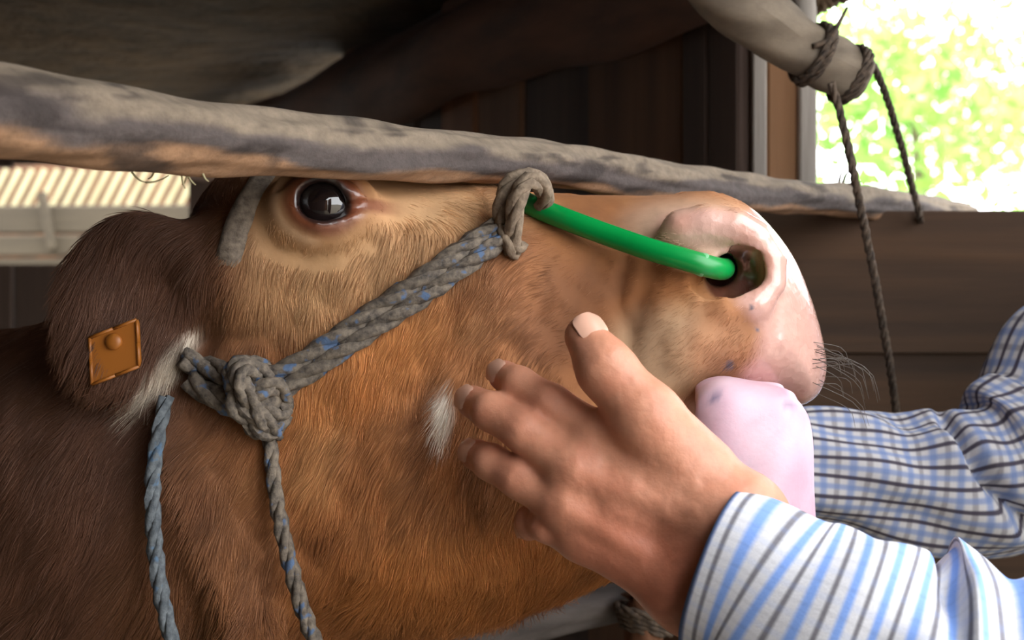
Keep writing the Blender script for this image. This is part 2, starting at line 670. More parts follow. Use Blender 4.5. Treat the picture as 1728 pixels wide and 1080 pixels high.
# low wall of sideways boards under the right-hand opening
wall_right = struct(empty('wall_right', (0.6, 1.16, 0)))
zt = ZC + 185.0 * 1.15 / FPX
hts = [0.132, 0.118, 0.15, 0.14, 0.16, 0.15, 0.15, 0.15, 0.2]
z = zt
for k, h in enumerate(hts):
    z0 = max(z - h, 0.0)
    if z - z0 > 0.01:
        box('board', (0.20, 1.175 + 0.005 * (k % 2), (z + z0) / 2), (1.6, 1.175 + 0.005 * (k % 2), (z + z0) / 2), 0.022, z - z0 + 0.002, M['plank_h'], wall_right, bev=0.06)
    z = z0

# post, pale batten and boards at the left of the opening
post = empty('wall_post', (0.29, 1.20, 0))
tag(post, 'brown wooden post with a weathered grey edge between plank wall and bright opening', 'post')
def upright(name, xa, xb, d, mat, th=0.03, z0=0.0, z1=ZC + 0.46):
    a = (xa - 864) * d / FPX; b = (xb - 864) * d / FPX
    box(name, ((a + b) / 2, d + th / 2, z0), ((a + b) / 2, d + th / 2, z1), th, b - a, mat, post, up=(1, 0, 0), bev=0.1)
upright('batten', 1271, 1294, 1.185, M['batten'], 0.02)
upright('board', 1294, 1350, 1.205, M['plank_tan'], 0.03)
upright('edge_board', 1350, 1379, 1.195, M['batten'], 0.035)

# wall-plate beam along the top of the plank wall
bm = empty('wall_plate_beam', (0.1, 1.3, 0)); tag(bm, 'dark red-brown beam running along the top of the plank wall', 'beam')
a = WA - 0.10 * WD; b = WA + 4.0 * WD
nrm = np.array([-WD[1], -(-WD[0])]) / np.linalg.norm(WD)
nrm = np.array([-0.879, -0.477])
a3 = np.array([*(a + nrm * 0.04), ZC + 0.345]); b3 = np.array([*(b + nrm * 0.04), ZC + 0.375])
v, f, u = loft([(*a3, 0.055, 0.06), (*(0.7 * a3 + 0.3 * b3 + [0, 0, 0.006]), 0.06, 0.066), (*(0.4 * a3 + 0.6 * b3), 0.058, 0.062), (*b3, 0.06, 0.065)], 60, 20, ref=(0, 0, 1),
              disp=lambda S, T, A: 0.006 * np.sin(S * 9 + 2 * T) + 0.003 * np.sin(S * 23 + 3 * T) + 0.0035 * np.cos(4 * T))
mesh_obj('beam', v, f, M['beam'], bm)

# ragged thatch eave at the top right: short straw bundles
ev = empty('thatch_eave', P(1400, 0, 1.2)); tag(ev, 'ragged straw eave hanging above the bright opening', 'thatch')
mb = MB()
for k in range(260):
    px = RNG.uniform(1290, 1520)
    py = -30 + 62 * smooth01(1520, 1330, px) * RNG.uniform(0.55, 1.05)
    d = RNG.uniform(1.19, 1.36)
    p1 = P(px, py, d); p0 = p1 + np.array([RNG.uniform(-0.08, 0.02), RNG.uniform(0.0, 0.06), RNG.uniform(0.05, 0.11)])
    v, f, u = loft([p0, (p0 + p1) / 2 + RNG.normal(0, 0.004, 3), p1], 4, 5, ra=0.0035)
    mb.add(v, f, u)
mb.build('straw', M['thatch'], ev)['kind'] = 'stuff'
v, f = box_geo(P(1270, -60, 1.30), P(1540, -95, 1.30), 0.16, 0.07)
mesh_obj('clay_layer', v, f, M['thatch'], ev, smooth=False)

# rafter log with rope lashings, sawn end to the right
lg = empty('rafter_log', P(1330, 60, 0.98)); tag(lg, 'pale round rafter log with a sawn end, lashed with rope', 'log')
lc = [(1170, -75, 0.93, 0.027), (1240, 0, 0.95, 0.0255), (1310, 52, 0.965, 0.0225), (1360, 83, 0.975, 0.020), (1400, 108, 0.982, 0.0225), (1448, 132, 0.99, 0.0205)]
pts = [(*P(a, b, c), r) for a, b, c, r in lc]
v, f, u = loft(pts, 50, 24, ref=(0, -1, 0), disp=lambda S, T, A: 0.0012 * np.sin(S * 40 + 2 * T) + 0.0010 * np.sin(S * 95 + 5 * T))
mesh_obj('trunk', v, f, wood('pale_log', srgb(74, 64, 54), srgb(136, 122, 104), scale=40, stretch=(0.4, 0.6, 0.8)), lg)
def ringpts(c, ax, r, n=14):
    ax = unit(ax); a = unit(np.cross(ax, [0, 1, 0.2])); b = np.cross(ax, a)
    return [c + r * (math.cos(t) * a + math.sin(t) * b) for t in np.linspace(0, 2 * math.pi, n)]
dirv = P(1448, 132, 0.99) - P(1360, 83, 0.975)
for (px, py, d, r) in ((1368, 88, 0.977, 0.0235), (1376, 93, 0.978, 0.024), (1431, 124, 0.987, 0.0225), (1437, 128, 0.988, 0.0225)):
    mb = MB(); rope_geo(mb, ringpts(P(px, py, d), dirv, r), 0.0032, n=60)
    mb.build('lashing', M['rope_dark'], lg)
mb = MB()
v, f, u = loft([(*P(1372, 78, 0.955), .0022), (*P(1398, 68, 0.955), .0022), (*P(1412, 46, 0.955), .0018), (*P(1430, 12, 0.955), .0010)], 14, 8)
mb.add(v, f, u).build('rope_tail', M['rope_dark'], lg)
# thin upright pole behind it
pl = mesh_obj('roof_strut', *loft([P(1352, -70, 1.06), P(1357, 0, 1.06), P(1362, 95, 1.06)], 16, 12, ra=0.010)[:2], M['batten'])
tag(pl, 'short thin grey strut behind the lashed rafter log', 'strut')

# ropes hanging from the log
mb = MB()
rope_geo(mb, [P(1402, 140, 0.955), P(1418, 190, 0.955), P(1440, 290, 0.958), P(1462, 400, 0.985), P(1478, 480, 1.0), P(1497, 590, 1.03), P(1513, 700, 1.07), P(1524, 820, 1.10), P(1528, 1000, 1.12)], 0.0034)
tag(mb.build('hanging_rope', M['rope_dark']), 'thin brown rope hanging in front of the low board wall', 'rope')
mb = MB()
rope_geo(mb, [P(1418, 84, 0.97), P(1447, 86, 1.0), P(1474, 112, 1.04), P(1497, 168, 1.08), P(1522, 250, 1.12), P(1540, 320, 1.15), P(1551, 362, 1.155), P(1556, 420, 1.2), P(1560, 600, 1.215)], 0.0034)
tag(mb.build('hanging_rope', M['rope_dark']), 'thin dark rope curving down from the sawn log end against the bright sky', 'rope')

# ------------------------------------------------------------------ log rail above the head
rail = empty('log_rail', P(700, 260, 0.74)); tag(rail, 'long weathered log rail running across above the cow, grey on top', 'rail')
ra_, rb_ = np.array([-0.2268, 0.55, ZC + 0.0906]), np.array([0.3217, 1.15, ZC + 0.1090])
rr = [(-0.35, .0225), (-0.12, 0.0224), (0.0, .0216), (0.11, .0185), (0.25, .0158), (0.44, .0157), (0.68, .0150), (1.0, .0150), (1.3, .0146)]
wob = [(0, 0, 0.001), (0, 0, 0.001), (0, 0, 0.001), (0, 0, -0.0006), (0, 0, 0.001), (0, 0, 0.0045), (0, 0, -0.001), (0, 0, 0.0), (0, 0, -0.004)]
pts = [(*(ra_ + t * (rb_ - ra_) + np.array(wv)), r) for (t, r), wv in zip(rr, wob)]
def rdisp(S, T, A):
    return 0.0012 * np.sin(S * 17 + 2 * T) + 0.0009 * np.sin(S * 31 - 3 * T) + 0.0006 * np.sin(S * 90 + 5 * T) + 0.0005 * np.sin(9 * T + 2 * np.sin(S * 12))
v, f, u = loft(pts, 260, 56, ref=(0, 0, 1), disp=rdisp)
ctr = catmull(pts, 260)[:, :3]
th = u[:, 1] / u[:, 1].max() * 2 * np.pi
zrel = np.cos(np.concatenate([np.tile(np.linspace(0, 2 * np.pi, 57), 260), [0, 0]]))
pn = fnoise(v * [0.5, 0.5, 1.6], 34, 11, 4)
p2 = fnoise(v * [0.35, 0.35, 1.0], 60, 15, 3)
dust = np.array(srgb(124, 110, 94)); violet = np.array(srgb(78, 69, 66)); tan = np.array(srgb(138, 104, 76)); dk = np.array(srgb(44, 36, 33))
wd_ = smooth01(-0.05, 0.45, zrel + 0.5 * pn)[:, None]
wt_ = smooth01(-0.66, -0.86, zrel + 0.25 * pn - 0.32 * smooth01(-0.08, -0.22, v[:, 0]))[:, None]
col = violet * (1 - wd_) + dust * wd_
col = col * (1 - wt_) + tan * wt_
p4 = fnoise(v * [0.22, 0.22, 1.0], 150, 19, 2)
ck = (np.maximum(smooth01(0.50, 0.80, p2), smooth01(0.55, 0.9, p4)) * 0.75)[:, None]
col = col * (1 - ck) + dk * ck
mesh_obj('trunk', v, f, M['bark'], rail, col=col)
# knot scar and a few twig stubs
for (t, an, s) in ((-0.02, 80, 0.008), (0.42, 95, 0.004)):
    c = ra_ + t * (rb_ - ra_) + np.array([0.0, -0.0195 if t < 0.2 else -0.0146, 0.001])
    v, f, u = loft([(*(c + [0, 0.004, 0]), s, s * 0.55), (*(c + [0, -0.001, 0]), s * 0.9, s * 0.5), (*(c + [0, -0.0025, 0]), s * 0.5, s * 0.25)], 8, 16, ref=(1, 0, 0))
    mesh_obj('knot_scar', v, f, wood('orange_scar', srgb(120, 72, 34), srgb(190, 128, 70), scale=200), rail)
for (t, dx, dz) in ((0.957, 0.010, 0.016), (0.962, 0.016, 0.004), (0.95, 0.004, 0.013)):
    c = ra_ + t * (rb_ - ra_) + np.array([0, 0, 0.013])
    v, f, u = loft([(*c, .0015), (*(c + [dx * .5, 0, dz * .7]), .0012), (*(c + [dx, 0, dz]), .0008)], 6, 6)
    mesh_obj('twig_stub', v, f, M['plank_dark'], rail)

# wisps of straw caught under the rail
mb = MB()
for (a, b, c_, d_) in ((222, 290, 246, 308), (246, 308, 285, 296), (305, 288, 312, 318), (312, 286, 330, 312), (318, 290, 308, 312), (262, 284, 250, 302), (340, 288, 352, 306)):
    p0, p1 = P(a, b, 0.625), P(c_, d_, 0.63)
    v, f, u = loft([(*p0, .0006), (*((p0 + p1) / 2 + [0, 0, -.0012]), .0005), (*p1, .0003)], 8, 5); mb.add(v, f, u)
mb.build('straw_wisps', M['cream_slat'], rail)['kind'] = 'stuff'

# lower rail under the jaw, with a lashed stake at its right end
lr = empty('lower_rail', P(800, 1060, 1.0)); tag(lr, 'grey lower log rail running beneath the jaw of the cow', 'rail')
v, f, u = loft([(*P(250, 1330, 0.95), .019), (*P(560, 1128, .97), .019), (*P(800, 1068, 0.99), .018), (*P(960, 1035, 1.01), .016), (*P(1075, 1008, 1.03), .015), (*P(1400, 930, 1.10), .015)], 80, 28, ref=(0, 0, 1), disp=rdisp)
mesh_obj('trunk', v, f, wood('grey_log', srgb(58, 52, 50), srgb(104, 96, 92), scale=60, stretch=(0.15, 1, 1)), lr)
stk = empty('stake', P(1085, 1080, 1.0)); tag(stk, 'rough brown stake lashed to the lower rail below the wrist', 'stake')
sx = P(1088, 1060, 0.99)
v, f, u = loft([(sx[0], .99, 0.0, .018), (sx[0] - .004, .99, 0.6, .017), (sx[0], .99, sx[2], .015), (sx[0] - .006, .992, sx[2] + 0.022, .012)], 60, 20, disp=lambda S, T, A: 0.0018 * np.sin(S * 50 + 3 * T) + 0.001 * np.sin(7 * T))
mesh_obj('shaft', v, f, M['plank_red'], stk)
for k in range(4):
    c = P(1084 + 3 * k, 1030 + 9 * k, 0.99 + 0.002 * k)
    mb = MB(); rope_geo(mb, ringpts(c, (0.15, 0.05, 1), 0.020), 0.004, n=50)
    mb.build('lashing', M['rope_dark'], stk)

# ================================================================== OUTSIDE
# pale slatted fence seen through the far left opening
fd = 4.6
fen = empty('slat_fence', (*P(100, 380, fd)[:2], 0.0)); tag(fen, 'sunlit cream slat fence outside the left opening', 'fence')
mesh_obj('backing_board', *box_geo(P(-300, 380, fd + 0.4), P(560, 380, fd + 0.4), 0.03, 0.9), M['plank'], fen, smooth=False)  # added behind the slats to make the gaps dark
for k in range(24):
    xa = -80 + 21.5 * k
    box('slat', P(xa - 28, 352, fd), P(xa + 6, 286, fd), 0.012, 0.022, M['cream_slat'], fen, up=(1, 0, 0))
for (ya, yb, off, m) in ((346, 392, -0.05, 'pale_wood'), (396, 430, -0.06, 'pale_wood'), (434, 470, -0.05, 'pale_wood')):
    h = (yb - ya) * fd / FPX
    box('rail', P(-160, (ya + yb) / 2 + 3, fd + off), P(420, (ya + yb) / 2, fd + off), 0.04, h, M[m], fen)
box('brace', P(70, 325, fd - 0.1), P(88, 420, fd - 0.1), 0.03, 0.03, M['pale_wood'], fen, up=(1, 0, 0))
for xa in (-150, 410):
    q = P(xa, 400, fd + 0.03)
    box('fence_post', (q[0], q[1], 0.0), (q[0], q[1], P(0, 290, fd)[2]), 0.07, 0.07, M['pale_wood'], fen, up=(1, 0, 0))

# trees beyond the right opening
m, nt, b = new_mat('leaf')
f_ = noise(nt, 3.0, (1, 1, 1), 3)
nt.links.new(ramp(nt, f_, [(0.3, srgb(96, 148, 60)), (0.7, srgb(190, 214, 110))]), b.inputs['Base Color'])
b.inputs['Roughness'].default_value = 0.5
b.inputs['Transmission Weight'].default_value = 0.0
b.inputs['Subsurface Weight'].default_value = 0.0
tl = N(nt, 'ShaderNodeBsdfTranslucent'); tl.inputs['Color'].default_value = (*srgb(150, 206, 110), 1)
ms = N(nt, 'ShaderNodeMixShader'); ms.inputs['Fac'].default_value = 0.35
nt.links.new(b.outputs[0], ms.inputs[1]); nt.links.new(tl.outputs[0], ms.inputs[2])
nt.links.new(ms.outputs[0], nt.nodes['Material Output'].inputs['Surface'])
M['leaf'] = m
M['tree_bark'] = wood('tree_bark', srgb(90, 78, 64), srgb(140, 126, 106))
def tree(x, y, h, r, label, seed):
    g = np.random.default_rng(seed)
    t = empty('leafy_tree', (x, y, 0)); tag(t, label, 'tree', 'trees outside the right opening')
    v, f, u = loft([(x, y, -0.05, 0.06), (x + 0.1, y, h * 0.4, 0.045), (x, y + 0.1, h * 0.8, 0.02)], 16, 10)
    mesh_obj('tree_trunk', v, f, M['tree_bark'], t)
    n = 1100
    cl = g.normal(0, 1, (60, 3)); cl = cl / np.linalg.norm(cl, axis=1, keepdims=True) * g.uniform(0.35, 1, (60, 1)) * [r, r, r * 0.85] + [x, y, h * 0.72]
    c = cl[g.integers(0, 60, n)] + g.normal(0, 0.20 * r, (n, 3))
    a = unit(g.normal(0, 1, (n, 3))); b2 = unit(np.cross(a, g.normal(0, 1, (n, 3))))
    s = g.uniform(0.05, 0.10, (n, 1))
    nn = np.cross(a, b2)
    V = np.stack([c - a * s, c + b2 * s * .5 + nn * s * .1, c + a * s, c - b2 * s * .5 + nn * s * .1], 1).reshape(-1, 3)
    F = np.arange(4 * n).reshape(-1, 4)
    mesh_obj('foliage', V, F, M['leaf'], t, smooth=False)['kind'] = 'stuff'
tree(2.7, 8.4, 3.9, 0.85, 'bright green tree nearest to the post in the right opening', 1)
tree(5.4, 13.0, 4.9, 1.0, 'bright green tree at the far right of the opening', 2)
tree(5.6, 17.5, 6.6, 1.3, 'taller pale green tree furthest away outside the opening', 3)

# ================================================================== THE COW
def yc(x):                      # middle plane of the head, turned a little towards the camera
    return 0.81 - 0.10 * np.clip(x, -0.3, 0.4)


def mirror(X, Y, Z):            # folds the far half onto the near half
    return X, yc(X) - np.abs(Y - yc(X)) + 0 * X, Z


# side outline of the head, pixel positions on the middle plane
outline_px = [(432, 256), (500, 258), (620, 276), (760, 304), (900, 325), (1000, 329), (1100, 332), (1165, 324), (1215, 327),
              (1262, 349), (1302, 388), (1336, 436), (1360, 490), (1377, 540), (1389, 590), (1391, 632), (1376, 668), (1345, 684), (1312, 668), (1250, 664), (1190, 668),
              (1196, 684), (1250, 690), (1290, 708), (1302, 750), (1270, 800), (1200, 856), (1110, 925), (1000, 985), (880, 1022), (760, 1046), (650, 1056), (560, 1046),
              (470, 1000), (400, 900), (350, 760), (318, 620), (305, 500), (322, 400), (372, 312)]
OUT = []
for (a, b) in outline_px:
    d = 0.81
    for _ in range(3):
        d = float(yc((a - 864) * d / FPX))
    q = P(a, b, d); OUT.append((q[0], q[2]))
OUT = np.array(OUT)
def closed_spline(p, k=6):
    n = len(p); out = []
    for i in range(n):
        a, b, c, d = p[i - 1], p[i], p[(i + 1) % n], p[(i + 2) % n]
        t = np.linspace(0, 1, k, endpoint=False)[:, None]
        out.append(0.5 * (2 * b + (c - a) * t + (2 * a - 5 * b + 4 * c - d) * t ** 2 + (3 * b - a - 3 * c + d) * t ** 3))
    return np.vstack(out)
OUTS = closed_spline(OUT)


def poly_sdf(p, poly):
    d = np.full(len(p), 1e9); ins = np.zeros(len(p), dtype=bool)
    for i in range(len(poly)):
        a, b = poly[i - 1], poly[i]
        e = b - a; wv = p - a
        t = np.clip((wv @ e) / (e @ e + 1e-15), 0, 1)
        d = np.minimum(d, np.linalg.norm(wv - t[:, None] * e, axis=1))
        c = (a[1] > p[:, 1]) != (b[1] > p[:, 1])
        with np.errstate(divide='ignore', invalid='ignore'):
            xi = a[0] + (p[:, 1] - a[1]) / (b[1] - a[1] + 1e-15) * e[0]
        ins ^= c & (p[:, 0] < xi)
    return np.where(ins, d, -d)      # positive inside


# half width of the head at chosen places
half_px = [(300, 280, .070), (400, 262, .082), (520, 268, .088), (640, 290, .076), (760, 312, .062), (900, 335, .050), (1040, 340, .046), (1180, 338, .050), (1240, 350, .048),
           (545, 335, .107), (470, 350, .104), (480, 430, .101), (620, 360, .098), (600, 430, .092), (700, 380, .083), (400, 450, .094), (300, 430, .078), (270, 560, .066),
           (390, 560, .088), (470, 620, .089), (560, 560, .089), (640, 640, .092), (720, 720, .092), (600, 800, .095), (540, 900, .090), (700, 880, .090), (840, 800, .084), (800, 620, .079),
           (830, 480, .076), (900, 400, .064), (960, 430, .061), (930, 560, .066), (1030, 480, .060), (1040, 600, .062), (980, 720, .068), (960, 860, .068),
           (1110, 540, .070), (1110, 420, .061), (1150, 380, .064), (1200, 400, .066), (1200, 560, .074), (1160, 630, .070), (1250, 620, .070), (1285, 460, .066), (1285, 540, .068), (1330, 560, .058), (1330, 640, .058), (1360, 600, .050),
           (1120, 760, .050), (1220, 770, .045), (1270, 740, .042), (1060, 880, .050), (900, 980, .060), (740, 1010, .068), (600, 1010, .074), (480, 940, .080), (400, 780, .082), (330, 660, .076)]
CP = []
for a, b, h in half_px:
    d = 0.81 - h
    for _ in range(3):
        d = float(yc((a - 864) * d / FPX)) - h
    q = P(a, b, d); CP.append((q[0], q[2], h))
CP = np.array(CP)
def tps_kernel(r2):
    return 0.5 * r2 * np.log(r2 + 1e-9)
_n = len(CP)
_r2 = ((CP[:, None, :2] - CP[None, :, :2]) ** 2).sum(-1) * 100
_A = np.zeros((_n + 3, _n + 3)); _A[:_n, :_n] = tps_kernel(_r2) + 0.012 * np.eye(_n)
_A[:_n, _n:] = np.stack([np.ones(_n), CP[:, 0] * 10, CP[:, 1] * 10], 1); _A[_n:, :_n] = _A[:_n, _n:].T
_W = np.linalg.solve(_A, np.concatenate([CP[:, 2], np.zeros(3)]))
def half_width(p):
    r2 = ((p[:, None] - CP[None, :, :2]) ** 2).sum(-1) * 100
    return tps_kernel(r2) @ _W[:_n] + np.stack([np.ones(len(p)), p[:, 0] * 10, p[:, 1] * 10], 1) @ _W[_n:]


H = 0.0022
gx = axis([(-0.33, 0.27, H)], 0.06, -2.75, 0.36)
gy = axis([(0.64, 0.82, H), (0.82, 0.97, 0.005)], 0.06, 0.30, 1.45)
gz = axis([(0.96, 1.45, H)], 0.06, -0.12, 1.65)
G = Grid(gx, gy, gz)

# head from outline and half width
s = G.sub((-0.36, 0.55, 0.93), (0.33, 1.05, 1.48))
xs, zs = G.ax[0][s[0]], G.ax[2][s[2]]
XX, ZZ = np.meshgrid(xs, zs, indexing='ij')
p2d = np.stack([XX.ravel(), ZZ.ravel()], 1).astype(float)
din = poly_sdf(p2d, OUTS)
hw = np.clip(half_width(p2d), 0.03, 0.12)
# how far the roundness reaches in from the outline
Rr = 0.050 + 0.012 * smooth01(0.12, 0.22, p2d[:, 0]) + 0.02 * smooth01(1.12, 1.02, p2d[:, 1])
t = np.clip(din / Rr, 0, 1)
hh = hw * (1 - (1 - t) ** 2.3) ** (1 / 2.3)
# soft folds and muscle relief on the side of the head
p3 = np.stack([p2d[:, 0], p2d[:, 1], 0 * p2d[:, 0]], 1)
hh = hh + 0.0018 * fnoise(p3, 26, 5, 2) * t + 0.0007 * fnoise(p3, 80, 6, 2) * t
def groove(pxs, depth, width, dd=0.735):
    global hh
    q = np.array([[P(a, b, dd)[0], P(a, b, dd)[2]] for a, b in pxs])
    q = catmull(np.c_[q, np.zeros(len(q))], 40)[:, :2]
    dist = np.sqrt(((p2d[:, None] - q[None]) ** 2).sum(-1)).min(1)
    hh = hh - depth * np.exp(-(dist / width) ** 2) * t
groove([(610, 360), (660, 352), (720, 350)], 0.0045, 0.005)          # tear groove
groove([(470, 420), (540, 432), (620, 405)], 0.0025, 0.007)          # below the lower lid
groove([(640, 330), (760, 352), (850, 372)], -0.0025, 0.012)
groove([(520, 560), (560, 500), (640, 455), (760, 420)], -0.003, 0.016)   # cheek ridge
groove([(1062, 610), (1072, 540), (1100, 450)], 0.0022, 0.006)       # fold behind the muzzle
groove([(1060, 560), (1045, 500), (1060, 440)], 0.002, 0.005)
groove([(1150, 648), (1080, 640), (1010, 660)], 0.002, 0.008)
groove([(480, 760), (500, 880), (560, 980)], 0.004, 0.014)           # edge of the jaw muscle
groove([(345, 400), (362, 490), (345, 590)], 0.011, 0.011)           # in front of the ear
groove([(420, 560), (520, 620), (560, 700)], 0.002, 0.012)
hh = np.maximum(hh, 0) .reshape(XX.shape).astype(np.float32)
gxx, gzz = np.gradient(hh, xs, zs)
sl = np.sqrt(1 + np.minimum(gxx ** 2 + gzz ** 2, 9.0)).astype(np.float32)
dm = din.reshape(XX.shape).astype(np.float32)
Yg = G.ax[1][s[1]][None, :, None]
yy = np.abs(Yg - yc(xs)[:, None, None].astype(np.float32))
Fi = (yy - hh[:, None, :]) / sl[:, None, :]
Fo = np.sqrt(np.maximum(-dm, 0)[:, None, :] ** 2 + np.maximum(yy, 0) ** 2 * 0.6)
G.F[s] = np.where(dm[:, None, :] > 0, Fi, np.maximum(Fo, 0.0005))

# neck, trunk and legs
G.chain([(*P(500, 720, 0.83), .085), (*P(300, 830, 0.86), .125), (*P(-60, 980, 0.92), .17), (-0.72, 1.0, 1.0, .25)], 0.06)
G.chain([(-0.72, 1.0, 1.02, .27), (-1.05, 1.02, 0.98, .34), (-1.6, 1.02, 0.95, .36), (-2.1, 1.02, 1.0, .31), (-2.35, 1.02, 1.02, .24)], 0.10)
for sx_ in (-1, 1):
    for (xx_, hk) in ((-0.92, 0), (-2.18, 1)):
        yb_ = 1.02 + sx_ * 0.17
        if hk:
            G.chain([(xx_, yb_, .95, .17), (xx_ + .10, yb_, .68, .10), (xx_ - .08, yb_, .46, .06), (xx_ - .04, yb_, .14, .042), (xx_, yb_, .06, .05)], 0.04)
        else:
            G.chain([(xx_, yb_, .85, .13), (xx_ + .02, yb_, .52, .07), (xx_ + .02, yb_, .46, .062), (xx_ + .01, yb_, .16, .042), (xx_ + .03, yb_, .06, .05)], 0.04)
G.cone((-2.55, 1.02, 1.2), (-2.62, 1.02, .55), .03, .02, 0.03)
# folds of the throat skin
for k_, (a, b) in enumerate(((380, 900), (300, 960), (200, 980))):
    G.cone(P(a - 40, b - 120, 0.745 + 0.02 * k_), P(a + 30, b + 160, 0.735 + 0.02 * k_), 0.008, 0.014, 0.03)

# brow and lids
def near(px, py, h):
    d = 0.81 - h
    for _ in range(4):
        d = float(yc((px - 864) * d / FPX)) - h
    return P(px, py, d)
E = near(547, 343, 0.098)
ex = unit(np.array([1.0, 0.10, -0.10])); ez = unit(np.array([0.10, 0.02, 1.0])); ey = np.cross(ez, ex)
AX = np.array([ex, ey, ez])
G.ellipsoid(E, AX, (0.030, 0.015, 0.0245), 0.014, 'u', mirror)
# rims of the lids: a thin almond ring
ring = []
for k_ in range(25):
    a_ = 2 * math.pi * k_ / 24
    rx, rz = 0.0156, 0.0130 + (0.001 if math.sin(a_) > 0 else 0)
    pnt = E + ex * (rx * math.cos(a_) + (0.0035 if math.cos(a_) > 0.8 else 0)) + ez * rz * math.sin(a_) - np.array([0, 0.0128 - 0.0045 * abs(math.cos(a_)), 0])
    ring.append((*pnt, 0.0028))
G.chain(ring, 0.004, 'u', mirror)
# eye opening
G.ellipsoid(E - [0, 0.010, 0], AX, (0.0134, 0.0160, 0.0114), 0.003, 's', mirror)
G.chain([(*(E + ex * 0.012 - ez * 0.003 - [0, 0.013, 0]), 0.0045), (*(E + ex * 0.024 + ez * 0.000 - [0, 0.0105, 0]), 0.0022), (*(E + ex * 0.034 + ez * 0.003 - [0, 0.005, 0]), 0.0012)], 0.003, 's', mirror)
# upper lid folds
for rad, dep in ((1.32, .0016), (1.55, .0013)):
    arc = [(*(E + ex * 0.0182 * rad * math.cos(a_) + ez * 0.0158 * rad * math.sin(a_) - [0, 0.0125 - 0.006 * (rad - 1) - 0.006 * abs(math.cos(a_)), 0]), dep) for a_ in np.linspace(0.2, 2.9, 12)]
    G.chain(arc, 0.004, 's', mirror)

# nostril: wing, rim and cavity
wing = [(1128, 400, .063, .0060), (1150, 384, .064, .0085), (1195, 376, .065, .0090), (1240, 382, .065, .0085), (1275, 402, .064, .0080), (1300, 440, .061, .0072), (1300, 482, .062, .0064), (1276, 512, .066, .0056), (1225, 520, .070, .0046)]
G.chain([(*near(a, b, h), r) for a, b, h, r in wing], 0.010, 'u', mirror)
cav = [(1176, 478, .070, .0040), (1198, 482, .066, .0085), (1228, 476, .0635, .0115), (1254, 460, .0615, .0125), (1260, 432, .0615, .0095), (1250, 414, .063, .0050)]
G.chain([(*near(a, b, h), r) for a, b, h, r in cav], 0.004, 's', mirror)
G.chain([(*near(a, b, h), r) for a, b, h, r in [(1224, 462, .064, .0105), (1212, 452, .040, .010), (1190, 430, .020, .008)]], 0.004, 's', mirror)
G.chain([(*near(a, b, h), r) for a, b, h, r in [(1130, 424, .068, .0022), (1160, 440, .069, .0030), (1190, 462, .070, .0035)]], 0.006, 's', mirror)
# dip on the muzzle front between nostril and middle
G.chain([(*near(a, b, h), r) for a, b, h, r in [(1322, 500, .060, .0016), (1318, 560, .064, .0014), (1322, 630, .063, .0014)]], 0.008, 's', mirror)

# ear
EB = near(250, 370, .086); ET = near(200, 660, .100)
ea = unit(ET - EB); en = unit(np.array([0.25, -1.0, 0.10])); en = unit(en - en.dot(ea) * ea); eb = np.cross(en, ea)
EC = P(222, 512, 0.735)
EAX = np.array([ea, en, eb])
G.ellipsoid(EC, EAX, (0.056, 0.010, 0.0425), 0.008, 'u', mirror)
G.cone(near(385, 455, .070), EC * 0.6 + EB * 0.4 + [0.012, .012, 0], 0.036, 0.022, 0.018, 'u', mirror)
G.ellipsoid(EC - en * -0.024 + eb * 0.004, EAX, (0.046, 0.020, 0.030), 0.006, 's', mirror)

G.chain([(*P(316, 632, .750), .007), (*P(288, 678, .757), .0085), (*P(258, 735, .772), .007)], 0.006, 's')

V, Q = G.mesh(1)
print('cow', len(V), len(Q))


def near_px(V):
    """side-view coordinates of a point, the same for both halves of the head"""
    yn = yc(V[:, 0]) - np.abs(V[:, 1] - yc(V[:, 0]))
    return 864 + V[:, 0] * FPX / yn, 540 - (V[:, 2] - ZC) * FPX / yn


def blob(u, v, x, y, rx, ry, rot=0.0, soft=0.5):
    c, s_ = math.cos(rot), math.sin(rot)
    dx, dy = u - x, v - y
    r = np.sqrt(((dx * c + dy * s_) / rx) ** 2 + ((-dx * s_ + dy * c) / ry) ** 2)
    return smooth01(1 + soft, 1 - soft, r)


